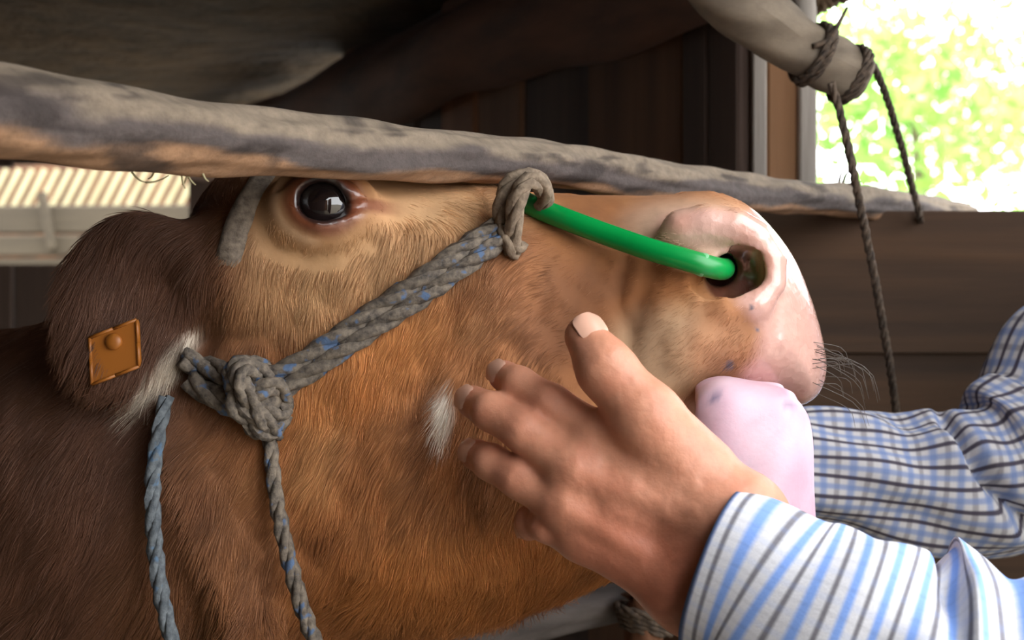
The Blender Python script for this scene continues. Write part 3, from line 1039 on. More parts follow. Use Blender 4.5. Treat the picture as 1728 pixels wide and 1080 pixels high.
def cow_colour(V):
    u, v = near_px(V)
    n1 = fnoise(V, 22, 21, 3); n2 = fnoise(V * [1, 1, 0.35], 90, 22, 2)
    C = np.tile(np.array(srgb(162, 106, 61)), (len(V), 1))
    def mix(c, wgt):
        nonlocal C
        wgt = np.clip(wgt, 0, 1)[:, None]
        C = C * (1 - wgt) + np.array(srgb(*c)) * wgt
    n3 = fnoise(V * [1, 1, 0.55], 48, 24, 2)
    mix((190, 138, 88), smooth01(0.1, 0.9, n1 + 0.5 * n3) * 0.6)
    mix((118, 72, 40), smooth01(-0.1, -0.9, n1 + 0.5 * n3) * 0.7)
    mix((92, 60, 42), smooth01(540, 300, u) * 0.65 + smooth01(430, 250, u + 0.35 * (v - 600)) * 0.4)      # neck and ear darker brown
    mix((188, 150, 108), blob(u, v, 620, 450, 190, 75, -0.35, .6) * 0.75)         # pale cheek below the eye
    mix((192, 154, 112), blob(u, v, 470, 390, 60, 110, 0.1, .6) * 0.6)
    mix((200, 164, 122), blob(u, v, 760, 345, 130, 45, 0.1, .6) * 0.55)
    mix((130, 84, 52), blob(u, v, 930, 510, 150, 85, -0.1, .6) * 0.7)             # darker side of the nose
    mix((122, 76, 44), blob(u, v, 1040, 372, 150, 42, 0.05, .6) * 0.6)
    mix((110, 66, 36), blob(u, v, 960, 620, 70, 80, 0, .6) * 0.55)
    mix((196, 124, 56), blob(u, v, 620, 620, 150, 60, -0.6, .6) * 0.5)
    mix((190, 122, 58), blob(u, v, 830, 960, 260, 70, -0.1, .6) * 0.6)
    mix((232, 222, 206), blob(u, v, 750, 700, 15, 44, 0.1, .6) * 0.9)             # white tuft beside the fingers
    mix((188, 160, 128), blob(u, v, 1140, 590, 110, 70, -0.1, .5) * 0.8)          # greyish tan muzzle side
    mix((186, 128, 88), blob(u, v, 1215, 575, 60, 75, 0.3, .5) * 0.6)
    mix((210, 176, 150), blob(u, v, 1180, 390, 110, 50, 0.1, .5) * 0.8)
    mix((222, 208, 188), np.maximum(blob(u, v, 292, 606, 60, 17, -0.80, .6), blob(u, v, 255, 660, 40, 14, -1.0, .6)) * 0.85)          # pale hair along the ear rim
    C *= (1 + 0.16 * n2)[:, None]
    # bare skin
    edge_u = np.interp(v, [300, 335, 370, 400, 450, 505, 560, 600, 640, 700], [1330, 1300, 1232, 1225, 1215, 1240, 1276, 1268, 1232, 1190])
    wet = smooth01(-14, 22, u - edge_u + 12 * n1) * smooth01(720, 690, v)
    wing_w = np.maximum(blob(u, v, 1200, 385, 82, 32, 0.05, .35), blob(u, v, 1262, 430, 48, 60, 0, .3))
    wet = np.maximum(wet, wing_w * 0.9)
    chin = smooth01(1120, 1180, u) * smooth01(660, 690, v)
    mix((206, 160, 146), wet)
    mix((194, 140, 120), wing_w * 0.6)
    mix((214, 176, 152), chin * 0.7)
    mix((238, 200, 190), wet * smooth01(0.1, 0.8, n1) * 0.5)
    for (a, b, r) in ((1232, 616, 7), (1270, 520, 3.5), (1278, 556, 2.5)):
        mix((96, 92, 104), blob(u, v, a, b, r, r * 1.2, 0, .4))
    # inside of the nostril
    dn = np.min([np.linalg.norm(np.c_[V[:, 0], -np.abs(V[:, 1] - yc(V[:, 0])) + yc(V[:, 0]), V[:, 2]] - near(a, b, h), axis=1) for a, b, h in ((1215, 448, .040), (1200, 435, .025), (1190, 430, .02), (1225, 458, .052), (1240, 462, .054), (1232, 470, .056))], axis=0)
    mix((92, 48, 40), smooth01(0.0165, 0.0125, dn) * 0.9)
    # lids
    VE = np.c_[V[:, 0], yc(V[:, 0]) - np.abs(V[:, 1] - yc(V[:, 0])), V[:, 2]] - E
    ex_, ez_ = VE @ ex, VE @ ez
    re = np.sqrt((ex_ / 0.0172) ** 2 + (ez_ / 0.0148) ** 2)
    nearE = smooth01(0.05, 0.03, np.abs(VE @ ey))
    lid = smooth01(1.62, 1.10, re) * nearE
    mix((108, 54, 34), lid * 0.9)
    mix((44, 26, 22), smooth01(1.04, 0.88, re) * nearE)
    tear = smooth01(0.006, 0.002, np.abs(ez_ - 0.05 * ex_)) * smooth01(0.015, 0.02, ex_) * smooth01(0.050, 0.03, ex_) * nearE
    mix((112, 56, 34), tear * 0.8)
    mix((206, 168, 132), smooth01(1.42, 1.55, re) * smooth01(1.95, 1.6, re) * smooth01(0.2, -0.2, ex_ * 40) * nearE * 0.6)
    return np.clip(C, 0.004, 1), wet, np.maximum(lid, smooth01(0.0165, 0.0125, dn)), chin


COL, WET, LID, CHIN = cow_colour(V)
m, nt, b = vcol_mat('cow_skin', 0.75, 130, 0.14, (1, 1, 1), 0.35, 0.0012)
a = N(nt, 'ShaderNodeAttribute', attribute_name='wet')
vor = N(nt, 'ShaderNodeTexVoronoi'); vor.inputs['Scale'].default_value = 170
tc = N(nt, 'ShaderNodeTexCoord'); nt.links.new(tc.outputs['Object'], vor.inputs['Vector'])
nw = noise(nt, 36, (1, 1, 1), 3)
rr_ = ramp(nt, nw, [(0.38, (0.12, 0.12, 0.12)), (0.62, (0.40, 0.40, 0.40))])
mr = N(nt, 'ShaderNodeMix', data_type='FLOAT')
nt.links.new(a.outputs['Fac'], mr.inputs['Factor']); mr.inputs['A'].default_value = 0.8
nt.links.new(rr_, mr.inputs['B']); nt.links.new(mr.outputs['Result'], b.inputs['Roughness'])
bn = [n_ for n_ in nt.nodes if n_.type == 'BUMP'][0]
b2 = N(nt, 'ShaderNodeBump'); b2.inputs['Distance'].default_value = 0.0012
sm = N(nt, 'ShaderNodeMath', operation='MULTIPLY'); sm.inputs[1].default_value = 0.35
nt.links.new(a.outputs['Fac'], sm.inputs[0]); nt.links.new(sm.outputs[0], b2.inputs['Strength'])
nt.links.new(vor.outputs['Distance'], b2.inputs['Height']); nt.links.new(bn.outputs['Normal'], b2.inputs['Normal'])
nt.links.new(b2.outputs['Normal'], b.inputs['Normal'])
nt.links.new(a.outputs['Fac'], b.inputs['Coat Weight'])
b.inputs['Coat Roughness'].default_value = 0.10
M['cow'] = m

cow = empty('cow', (-1.0, 1.0, 0.0))
tag(cow, 'brown cow with raised head, green nose ring and tongue hanging out', 'cow')
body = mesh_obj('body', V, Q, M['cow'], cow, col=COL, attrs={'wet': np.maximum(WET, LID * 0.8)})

# eyeballs
m, nt, b = new_mat('dark_eye')
b.inputs['Base Color'].default_value = (0.012, 0.008, 0.008, 1)
b.inputs['Roughness'].default_value = 0.06
b.inputs['Coat Weight'].default_value = 1.0
b.inputs['Coat Roughness'].default_value = 0.03
M['eye'] = m
for side in (0, 1):
    c = E + np.array([0, 0.0055, 0.0])
    if side: c = np.array([c[0], 2 * float(yc(c[0])) - c[1], c[2]])
    th_, ph_ = np.meshgrid(np.linspace(0, np.pi, 25), np.linspace(0, 2 * np.pi, 48, endpoint=False), indexing='ij')
    vv_ = c + 0.0178 * np.stack([np.sin(th_) * np.cos(ph_), np.sin(th_) * np.sin(ph_), np.cos(th_)], -1).reshape(-1, 3)
    ff_ = [(i * 48 + j, (i + 1) * 48 + j, (i + 1) * 48 + (j + 1) % 48, i * 48 + (j + 1) % 48) for i in range(24) for j in range(48)]
    mesh_obj('eyeball', vv_, ff_, M['eye'], cow)['label'] = 'glossy black eyeball'

# ------------------------------------------------------------------ coat hair as fine strands
tri = np.vstack([Q[:, [0, 1, 2]], Q[:, [0, 2, 3]]])
e1 = V[tri[:, 1]] - V[tri[:, 0]]; e2 = V[tri[:, 2]] - V[tri[:, 0]]
cr = np.cross(e1, e2); area = np.linalg.norm(cr, axis=1) / 2; fn = unit(cr)
ctr_ = V[tri].mean(1)
vn = np.zeros_like(V)
for k_ in range(3): np.add.at(vn, tri[:, k_], cr)
vn = unit(vn)
wt = area.copy()
nearside = (fn[:, 1] < 0.45)
inhead = (ctr_[:, 0] > -0.42)
pu, pv = near_px(ctr_)
bare = np.clip(np.maximum(np.maximum(WET, LID), CHIN * 0.8), 0, 1)[tri].mean(1)
wt *= np.where(inhead, np.where(nearside & (ctr_[:, 1] < 0.93), 1.0, 0.06), 0.012)
wt *= np.clip(1 - 1.15 * bare, 0, 1)
NH = 220000
pick = RNG.choice(len(tri), NH, p=wt / wt.sum())
r1, r2 = RNG.random(NH), RNG.random(NH)
sw = r1 + r2 > 1; r1[sw] = 1 - r1[sw]; r2[sw] = 1 - r2[sw]
bc = np.stack([1 - r1 - r2, r1, r2], 1)
root = (V[tri[pick]] * bc[..., None]).sum(1)
nor = unit((vn[tri[pick]] * bc[..., None]).sum(1))
hc = (COL[tri[pick]] * bc[..., None]).sum(1)
hu, hv = near_px(root)
# lie of the coat: backwards on the nose, down on the cheek, fanning on the brow
wn_ = smooth01(760, 980, hu) * smooth01(700, 560, hv)
flow = np.stack([-0.35 - 0.9 * wn_, 0 * hu, -0.95 + 0.75 * wn_], 1)
brow = smooth01(420, 300, hv) * smooth01(900, 700, hu)
flow = flow * (1 - brow[:, None]) + brow[:, None] * np.array([0.5, 0, 0.75])
lowm = smooth01(1050, 1120, hu) * smooth01(480, 560, hv)
flow = flow * (1 - lowm[:, None]) + lowm[:, None] * np.array([-0.55, 0, -0.75])
flow[:, 0] += 0.55 * fnoise(root, 14, 31, 2); flow[:, 2] += 0.4 * fnoise(root, 14, 33, 2)
clump = np.stack([fnoise(root, 90, 35 + k_, 1) for k_ in range(3)], 1)
flow = unit(flow) + 0.42 * clump + RNG.normal(0, 0.10, (NH, 3))
flow = unit(flow - (flow * nor).sum(1, keepdims=True) * nor)
ln = 0.013 * (0.7 + 0.5 * RNG.random(NH))
ln *= 1 - 0.55 * smooth01(820, 1000, hu) * smooth01(760, 640, hv)
ln *= 1 - 0.45 * brow
de = np.sqrt(((hu - 547) / 75.) ** 2 + ((hv - 343) / 62.) ** 2)
ln *= 0.25 + 0.75 * smooth01(0.9, 1.9, de)
ln *= 1 + 1.0 * smooth01(960, 1040, hv) + 0.5 * smooth01(420, 260, hu)
lift = 0.20 + 0.10 * RNG.random(NH) + 0.35 * smooth01(990, 1050, hv)
K = 5
tt = np.linspace(0, 1, K)
hp = root[:, None] + ln[:, None, None] * (tt[None, :, None] * flow[:, None] * (1 - 0.1 * tt[None, :, None]) + (lift[:, None, None] * (tt - 0.55 * tt ** 2)[None, :, None]) * nor[:, None])
hp[..., 2] -= (0.10 * ln)[:, None] * tt[None] ** 2
hp -= 0.0006 * nor[:, None]
hcol = hc * (0.82 + 0.36 * RNG.random((NH, 1))) * (1 + 0.22 * clump[:, :1])
hcol = np.where((RNG.random(NH) < 0.05)[:, None], hcol * 1.5 + 0.04, hcol)
hd = bpy.data.hair_curves.new('coat_hair')
hd.add_curves([K] * NH)
hd.attributes['position'].data.foreach_set('vector', hp.astype(np.float32).ravel())
ra = hd.attributes.get('radius') or hd.attributes.new('radius', 'FLOAT', 'POINT')
rad = (0.00014 * (1 - 0.75 * tt[None] ** 1.5)) * np.ones((NH, 1))
ra.data.foreach_set('value', rad.astype(np.float32).ravel())
ca = hd.attributes.new('Col', 'FLOAT_COLOR', 'CURVE')
c4 = np.ones((NH, 4), dtype=np.float32); c4[:, :3] = np.clip(hcol, 0, 1)
ca.data.foreach_set('color', c4.ravel())
m, nt, b = new_mat('coat_hair')
a = N(nt, 'ShaderNodeAttribute', attribute_name='Col')
nt.links.new(a.outputs['Color'], b.inputs['Base Color'])
b.inputs['Roughness'].default_value = 0.55
b.inputs['Specular IOR Level'].default_value = 0.35
hd.materials.append(m)
hair = link(bpy.data.objects.new('coat_hair', hd), cow)
hair['kind'] = 'stuff'

# whiskers on the lip
wm = plain('whisker', srgb(92, 84, 76), 0.4)[0]
mb = MB()
for k_ in range(24):
    a_, b_ = RNG.uniform(1368, 1390), RNG.uniform(570, 672)
    dd_ = G.depth(a_, b_)
    if dd_ is None: continue
    p0 = P(a_, b_, dd_)
    L_ = RNG.uniform(0.012, 0.034)
    q_ = p0 + L_ * unit(np.array([0.8, RNG.normal(-.15, .25), RNG.uniform(-0.5, .15)]))
    e_ = q_ + 0.6 * L_ * unit(np.array([0.35, RNG.normal(0, .2), -1.0]))
    v, f, u = loft([(*p0, .00020), (*q_, .00018), (*e_, .0001)], 8, 4)
    mb.add(v, f, u)
mb.build('whiskers', wm, cow)['kind'] = 'stuff'

# tongue
def tongue():
    st = [(1246, 676, .790, .030, .008), (1246, 671, .750, .026, .009), (1250, 668, .724, .0265, .010), (1264, 686, .706, .0310, .0095), (1272, 735, .700, .0338, .0085), (1276, 830, .699, .0335, .008), (1280, 930, .702, .033, .0075), (1284, 1010, .712, .025, .007), (1286, 1045, .720, .008, .004)]
    c = catmull([(*P(a, b, d), wd, th) for a, b, d, wd, th in st], 70)
    t_, _, _ = frames(c[:, :3]); 
    wx = np.array([1.0, -0.06, -0.03]); seg = 48
    out = []; uv = []
    for i in range(len(c)):
        w1 = unit(wx - wx.dot(t_[i]) * t_[i]); n_ = np.cross(t_[i], w1)
        ang = np.linspace(0, 2 * np.pi, seg, endpoint=False)
        ca_, sa_ = np.cos(ang), np.sin(ang)
        x_ = np.sign(ca_) * np.abs(ca_) ** 0.75 * c[i, 3]
        y_ = np.sign(sa_) * np.abs(sa_) ** 0.8 * c[i, 4] + 0.007 * (x_ / 0.034) ** 2 * (1 if n_[1] > 0 else -1) * (1 if i > 26 else 0.5)
        y_ = y_ + 0.0012 * np.sin(x_ * 140 + i * 0.15) * (np.abs(ca_) < 0.95)
        out.append(c[i, :3] + x_[:, None] * w1 + y_[:, None] * n_)
    V_ = np.vstack(out); n = len(c)
    F_ = [(i * seg + j, i * seg + (j + 1) % seg, (i + 1) * seg + (j + 1) % seg, (i + 1) * seg + j) for i in range(n - 1) for j in range(seg)]
    F_ += [tuple(range(seg))[::-1], tuple(range((n - 1) * seg, n * seg))]
    u_ = 864 + V_[:, 0] * FPX / V_[:, 1]; v_ = 540 - (V_[:, 2] - ZC) * FPX / V_[:, 1]
    C = np.tile(np.array(srgb(208, 176, 190)), (len(V_), 1))
    nn = fnoise(V_, 45, 51, 3)
    C += 0.10 * nn[:, None]
    for (a, b, rx_, ry_, w_) in ((1205, 672, 9, 10, .8), (1334, 686, 12, 7, .6), (1322, 660, 6, 4, .4), (1280, 715, 8, 6, .2), (1285, 830, 7, 10, .35), (1215, 655, 5, 4, .5)):
        k1 = (blob(u_, v_, a, b, rx_, ry_, 0.4, .5) * w_)[:, None]
        C = C * (1 - k1) + np.array(srgb(104, 100, 128)) * k1
    return V_, F_, np.clip(C, 0, 1)
v, f, c = tongue()
m, nt, b = vcol_mat('tongue', 0.45, 300, 0.05, (1, 1, 1), 0.3, 0.0006)
b.inputs['Subsurface Weight'].default_value = 0.15
b.inputs['Subsurface Radius'].default_value = (0.006, 0.002, 0.002)
M['tongue'] = m
to = mesh_obj('tongue', v, f, M['tongue'], cow, col=c); to['label'] = 'pale lilac-pink tongue with dark spots'

# ear tag
tc_ = near(192, 596, .128)
dd_ = G.depth(192, 600)
tcn = P(194, 594, min(q_ for q_ in (G.depth(a_, b_) for a_, b_ in ((194, 594), (155, 570), (160, 630), (235, 560), (232, 612))) if q_) - 0.0020)
tm = plain('tag_plastic', srgb(146, 86, 26), 0.45)[0]
tt1 = unit(np.array([0.93, 0.02, 0.36])); tt2 = unit(np.array([-0.05, 0.0, 1.0])); tn_ = unit(np.cross(tt2, tt1))
if tn_[1] > 0: tn_ = -tn_
def plate(c, w_, h_, th_, rnd=0.25):
    o_ = []
    for sx_, sy_ in ((1, 1), (-1, 1), (-1, -1), (1, -1)):
        for a_ in np.linspace(0, math.pi / 2, 5):
            a0 = {(1, 1): 0, (-1, 1): math.pi / 2, (-1, -1): math.pi, (1, -1): 1.5 * math.pi}[(sx_, sy_)]
            r_ = rnd * min(w_, h_)
            o_.append(((w_ - r_) * sx_ + r_ * math.cos(a0 + a_), (h_ - r_) * sy_ + r_ * math.sin(a0 + a_)))
    n_ = len(o_)
    V_ = [c + x_ * tt1 + y_ * tt2 + z_ * tn_ for z_ in (-th_, th_) for x_, y_ in o_]
    F_ = [(i, (i + 1) % n_, n_ + (i + 1) % n_, n_ + i) for i in range(n_)] + [tuple(range(n_))[::-1], tuple(range(n_, 2 * n_))]
    return np.array(V_), F_
v, f = plate(tcn, 0.0155, 0.0145, 0.0011)
et = mesh_obj('ear_tag', v, f, tm, cow, smooth=False); et['label'] = 'orange plastic ear tag'
mb = MB()
rim = [tcn + tn_ * 0.0014 + a_ * 0.0145 * tt1 + b_ * 0.0135 * tt2 for a_, b_ in ((-1, -1), (0, -1), (1, -1), (1, 0), (1, 1), (0, 1), (-1, 1), (-1, 0), (-1, -1))]
for p_, q_ in zip(rim[:-1], rim[1:]):
    v, f, u = loft([p_, q_], 3, 8, ra=0.0010); mb.add(v, f, u)
mb.build('raised_rim', tm, et)
v, f, u = loft([(*(tcn + tt2 * 0.006), .005), (*(tcn + tt2 * 0.006 + tn_ * 0.003), .0045), (*(tcn + tt2 * 0.006 + tn_ * 0.004), .002)], 6, 16)
mesh_obj('tag_stud', v, f, tm, et)


# ================================================================== HALTER AND NOSE RING
def on_head(px, py, off):
    d = G.depth(px, py)
    if d is None: d = 0.80
    return P(px, py, d - off)


green, nt, b = plain('green_tube', srgb(0, 138, 62), 0.32)
ring_t = [(880, 338, .006), (905, 350, .010), (960, 372, .014), (1030, 398, .016), (1100, 422, .016), (1150, 436, .015)]
tp = [on_head(*q) for q in ring_t]
tp += [P(1190, 448, tp[-1][1] - 0.0005), P(1216, 454, tp[-1][1] + 0.010), near(1222, 452, .040), near(1214, 446, .022), near(1210, 444, 0.0)]
back = [np.array([q[0], 2 * float(yc(q[0])) - q[1], q[2]]) for q in tp[:-1]][::-1]
top = [P(872, 318, 0.765), P(868, 312, 0.81)]
topb = [np.array([q[0], 2 * float(yc(q[0])) - q[1], q[2]]) for q in top[:1]]
v, f, u = loft([(*q, 0.0066) for q in tp + back], 220, 20)
nr = empty('nose_ring', on_head(1000, 400, 0.0)); tag(nr, 'bright green plastic tube ring through the nostril of the cow', 'nose ring')
mesh_obj('tube', v, f, green, nr)
# worn white tip before the nostril
col_ = plain('scuffed_green', srgb(110, 176, 128), 0.5)[0]
q0, q1 = np.array(tp[5]), np.array(tp[6])
v, f, u = loft([(*(q0 * 0.30 + q1 * 0.70), .0067), (*(q0 * 0.1 + q1 * 0.9), .0070), (*(q0 * -0.02 + q1 * 1.02), .0067)], 8, 20)
mesh_obj('tube_joint', v, f, col_, nr)

hal = empty('rope_halter', on_head(435, 665, 0.0)); tag(hal, 'grey worn rope halter knotted on the cheek of the cow', 'halter')
def halter(name, pxs, r, mat='rope', off=0.8, **kw):
    mb = MB()
    rope_geo(mb, [on_head(a, b, r * off) for a, b in pxs], r, **kw)
    o_ = mb.build(name, M[mat], hal)
    return o_
halter('cheek_rope', [(440, 640), (500, 612), (570, 568), (640, 518), (710, 470), (780, 422), (832, 386), (862, 372)], 0.0062)
halter('cheek_rope', [(455, 672), (510, 636), (580, 592), (650, 543), (720, 495), (790, 446), (840, 408), (868, 392)], 0.0062)
halter('ear_rope', [(306, 604), (340, 618), (380, 632), (420, 645)], 0.0072)
halter('ear_rope', [(322, 640), (350, 664), (385, 682), (425, 690)], 0.0072)
# loop that holds the green tube
def free_rope(name, pts, r, mat, parent, **kw):
    mb = MB(); rope_geo(mb, pts, r, **kw)
    return mb.build(name, M[mat], parent)
d0 = on_head(868, 400, 0)[1]
free_rope('tube_loop', [P(862, 424, d0 - .004), P(866, 400, d0 - .010), P(868, 360, d0 - .016), P(876, 326, d0 - .020), P(893, 306, d0 - .018), P(912, 312, d0 - 0.010), P(921, 332, d0 + .004), P(914, 350, d0 + .008)], 0.0058, 'rope_pale', hal)
free_rope('tube_loop', [P(846, 380, d0 - .004), P(846, 345, d0 - .008), P(856, 315, d0 - .011), P(880, 298, d0 - .008), P(905, 300, d0 + .002), P(920, 318, d0 + .014)], 0.0056, 'rope_pale', hal)
free_rope('tube_loop', [P(840, 392, d0 - .006), P(856, 408, d0 - .010), P(868, 424, d0 - .007), P(876, 410, d0 - .004)], 0.0055, 'rope_pale', hal)
# big knot on the cheek
kd = on_head(436, 662, 0)[1]
kc = P(436, 662, kd - 0.008)
kn = MB()
def kring(cx, cy, dz, rx, ry, tilt, dep, r):
    pts = []
    for a_ in np.linspace(0, 2 * math.pi, 15):
        x_, y_ = rx * math.cos(a_), ry * math.sin(a_)
        xr, yr = x_ * math.cos(tilt) - y_ * math.sin(tilt), x_ * math.sin(tilt) + y_ * math.cos(tilt)
        p_ = P(cx + xr, cy + yr, kd + dz)
        p_[1] += dep * math.cos(a_ + 0.7)
        pts.append(p_)
    rope_geo(kn, pts, r, n=60)
kring(418, 655, -0.010, 40, 17, 1.35, 0.008, 0.0058)
kring(442, 660, -0.014, 46, 20, 0.95, 0.010, 0.0060)
kring(438, 680, -0.010, 40, 24, 0.25, 0.008, 0.0058)
kring(450, 705, -0.008, 24, 24, 0.0, 0.006, 0.0056)
kring(424, 636, -0.008, 30, 20, 0.4, 0.007, 0.0055)
rope_geo(kn, [P(400, 690, kd - .006), P(430, 668, kd - .018), P(462, 650, kd - .016), P(486, 668, kd - .004)], 0.0060, n=40)
rope_geo(kn, [P(404, 640, kd - .008), P(430, 690, kd - .018), P(452, 716, kd - .014), P(470, 730, kd - .004)], 0.0058, n=40)
v, f, u = loft([(*P(415, 640, kd - .002), .010), (*P(436, 668, kd - .006), .015), (*P(455, 700, kd - .002), .010)], 12, 14)
kn.add(v, f, u)
kn.build('knot', M['rope'], hal)
free_rope('lead_rope', [P(452, 722, kd - .006), P(458, 770, kd - .008), P(468, 850, kd - .012), P(484, 930, kd - .014), P(505, 1010, kd - .014), P(532, 1085, kd - .012), P(570, 1180, kd)], 0.0047, 'rope', hal)
nd = G.depth(268, 780) or 0.8
free_rope('lead_rope', [P(280, 670, nd - .004), P(268, 730, nd - .012), P(258, 820, nd - .016), P(260, 910, nd - .018), P(272, 1000, nd - .02), P(292, 1090, nd - .02), P(320, 1200, nd - .01)], 0.0047, 'rope_blue', hal)
# strap in front of the ear
st_ = [(452, 290, .0022), (436, 318, .0022), (416, 350, .0022), (400, 385, .0020), (390, 420, .001), (382, 452, -.003), (374, 490, -.009)]
cp = catmull([on_head(a, b, o_) for a, b, o_ in st_], 30)
t_, _, _ = frames(cp)
sv = []
for i in range(len(cp)):
    nrm_ = np.array([0.1, -1.0, 0.15]); nrm_ = unit(nrm_ - nrm_.dot(t_[i]) * t_[i]); sd_ = np.cross(t_[i], nrm_)
    for x_, z_ in ((-1, -.4), (-1, .3), (-.6, .9), (0, 1.0), (.6, .9), (1, .3), (1, -.4)):
        sv.append(cp[i] + sd_ * x_ * 0.0075 + nrm_ * z_ * 0.0030)
sf = [(i * 7 + j, i * 7 + (j + 1) % 7, (i + 1) * 7 + (j + 1) % 7, (i + 1) * 7 + j) for i in range(29) for j in range(7)]
sf += [tuple(range(7))[::-1], tuple(range(203, 210))]
mesh_obj('brow_strap', np.array(sv), sf, M['strap'], hal)

# ================================================================== THE PERSON
per = empty('person', (0.78, 0.80, 0.0))
tag(per, 'person in a blue and white checked shirt stroking the cow, hand on its cheek', 'person')
B = Grid(axis([(-0.06, 0.20, 0.0016), (0.20, 1.06, 0.011)]),
         axis([(0.40, 0.585, 0.008), (0.585, 0.735, 0.0016), (0.735, 1.16, 0.009)]),
         axis([(-0.02, 0.96, 0.02), (0.96, 1.025, 0.006), (1.025, 1.27, 0.0016), (1.27, 1.82, 0.010)]))
def hp_(a, b, d, r): return (*P(a, b, d), r)
# left hand and forearm
KH = 0.009
wr1, wr2 = hp_(1236, 888, .640, .025), hp_(1178, 985, .645, .023)
fing = {
    'index': [hp_(1010, 742, .660, .0140), hp_(930, 684, .668, .0112), hp_(876, 650, .680, .0100), hp_(850, 634, .694, .0088)],
    'middle': [hp_(972, 792, .654, .0142), hp_(884, 726, .662, .0116), hp_(828, 694, .673, .0104), hp_(798, 678, .690, .0092)],
    'ring': [hp_(956, 850, .656, .0136), hp_(876, 806, .664, .0110), hp_(828, 780, .675, .0098), hp_(803, 767, .690, .0088)],
    'little': [hp_(985, 905, .662, .0128), hp_(924, 884, .664, .0098), hp_(898, 880, .675, .0090), hp_(893, 888, .690, .0082)],
}
thumb = [hp_(1168, 800, .648, .0235), hp_(1092, 706, .640, .0178), hp_(1022, 622, .646, .0146), hp_(988, 568, .656, .0112)]
for nm, ch in fing.items():
    w_ = {'index': wr1, 'middle': wr1, 'ring': wr2, 'little': wr2}[nm]
    B.cone(w_[:3], ch[0][:3], w_[3] * 0.86, ch[0][3] * 1.02, 0.012)
B.cone(wr1[:3], wr2[:3], wr1[3], wr2[3], 0.012)
B.chain([hp_(1085, 790, .655, .018), hp_(1060, 850, .655, .018), hp_(1070, 905, .660, .015)], 0.012)
B.chain(thumb, 0.007)
B.cone(thumb[1][:3], fing['index'][0][:3], .0095, .0095, 0.010)          # web
for ch in fing.values():
    B.chain(ch, 0.0035)
    k_ = ch[0]; B.ellipsoid(np.array(k_[:3]) + [0, -0.0055, 0.001], np.eye(3), (.0105, .0075, .0095), 0.012)     # knuckle
# tendons on the back of the hand
for nm, ch in fing.items():
    w_ = wr1 if nm in ('index', 'middle') else wr2
    a_ = np.array(ch[0][:3]) + [0, -0.0125, 0]; b_ = 0.55 * np.array(w_[:3]) + 0.45 * a_ + [0, -0.010, 0]
    B.cone(a_, b_, .0022, .0018, 0.009)
EL, SL = np.array([0.33, 0.575, 1.03]), np.array([0.54, 0.60, 1.31])
wc = (np.array(wr1[:3]) + np.array(wr2[:3])) / 2
fa1, fa2 = P(1300, 1018, .625), P(1450, 1090, .606)
B.cone(wr1[:3], fa1, .024, .025, 0.02)
B.cone(wr2[:3], fa1, .022, .025, 0.02)
B.chain([(*fa1, .028), (*fa2, .034), (*EL, .037), (*(0.5 * EL + 0.5 * SL), .043), (*SL, .055)], 0.02)
# right arm, reaching behind the muzzle
ER, SR = np.array([0.388, 0.982, 1.130]), np.array([0.62, 1.02, 1.34])
WR = np.array([0.168, 0.956, 1.138])
B.chain([(*WR, .027), (*(0.6 * WR + 0.4 * ER), .032), (*ER, .033), (*(0.5 * ER + 0.5 * SR), .044), (*SR, .056)], 0.02)
B.cone(WR, WR + [-.065, -.012, .005], .024, .026, 0.02)
for k_, (dz, L_) in enumerate(((.026, .060), (.010, .070), (-.006, .066), (-.022, .052))):
    a_ = WR + [-.075, -.014, .005 + dz * .8]
    B.chain([(*a_, .011), (*(a_ + [-L_ * .55, -.012, dz * .2]), .010), (*(a_ + [-L_ * .9, -.022, dz * .3]), .009)], 0.004)
B.chain([(*(WR + [-.02, -.01, .02]), .016), (*(WR + [-.045, -.012, .052]), .013), (*(WR + [-.072, -.016, .066]), .011)], 0.006)
# trunk, neck and head, outside the frame on the right
B.chain([(0.80, 0.80, 0.92, .13), (0.74, 0.80, 1.10, .125), (0.66, 0.80, 1.28, .14)], 0.06)
B.cone(SL + [0.02, .05, -.02], SR + [0.02, -.05, -.02], .075, .075, 0.06)
B.chain([(0.64, .80, 1.36, .075), (0.58, .80, 1.46, .055), (0.565, .80, 1.50, .055)], 0.04)
hc_ = np.array([0.55, 0.79, 1.60])
B.ellipsoid(hc_, np.eye(3), (.098, .078, .118), 0.03)
B.ellipsoid(hc_ + [-.03, 0, -.065], np.eye(3), (.065, .056, .060), 0.03)
B.chain([(*(hc_ + [-.092, 0, .012]), .010), (*(hc_ + [-.118, 0, -.030]), .015)], 0.012)      # nose
for s_ in (-1, 1):
    B.ellipsoid(hc_ + [-.088, .032 * s_, .010], np.eye(3), (.012, .016, .010), 0.010, 's')   # eye sockets
    B.ellipsoid(hc_ + [.005, .080 * s_, -.008], np.eye(3), (.022, .012, .034), 0.008)        # ears
    B.cone(hc_ + [-.094, .012 * s_, .028], hc_ + [-.086, .048 * s_, .030], .008, .007, 0.010)
B.cone(hc_ + [-.093, -.020, -.070], hc_ + [-.093, .020, -.070], .004, .004, 0.008, 's')      # mouth
for s_ in (-1, 1):
    B.chain([(0.81, .80 + .09 * s_, .88, .088), (0.80, .80 + .10 * s_, .48, .056), (0.83, .80 + .10 * s_, .10, .038)], 0.04)
    B.chain([(0.84, .80 + .10 * s_, .05, .036), (0.70, .80 + .11 * s_, .035, .030)], 0.03)
PV, PQ = B.mesh(1)
PV = PV + (0.00035 * fnoise(PV * [1, 0.6, 1], 170, 63, 2) * (PV[:, 0] < 0.2))[:, None] * np.array([0.2, -1.0, 0.2])
print('person', len(PV))
u_ = 864 + PV[:, 0] * FPX / PV[:, 1]; v_ = 540 - (PV[:, 2] - ZC) * FPX / PV[:, 1]
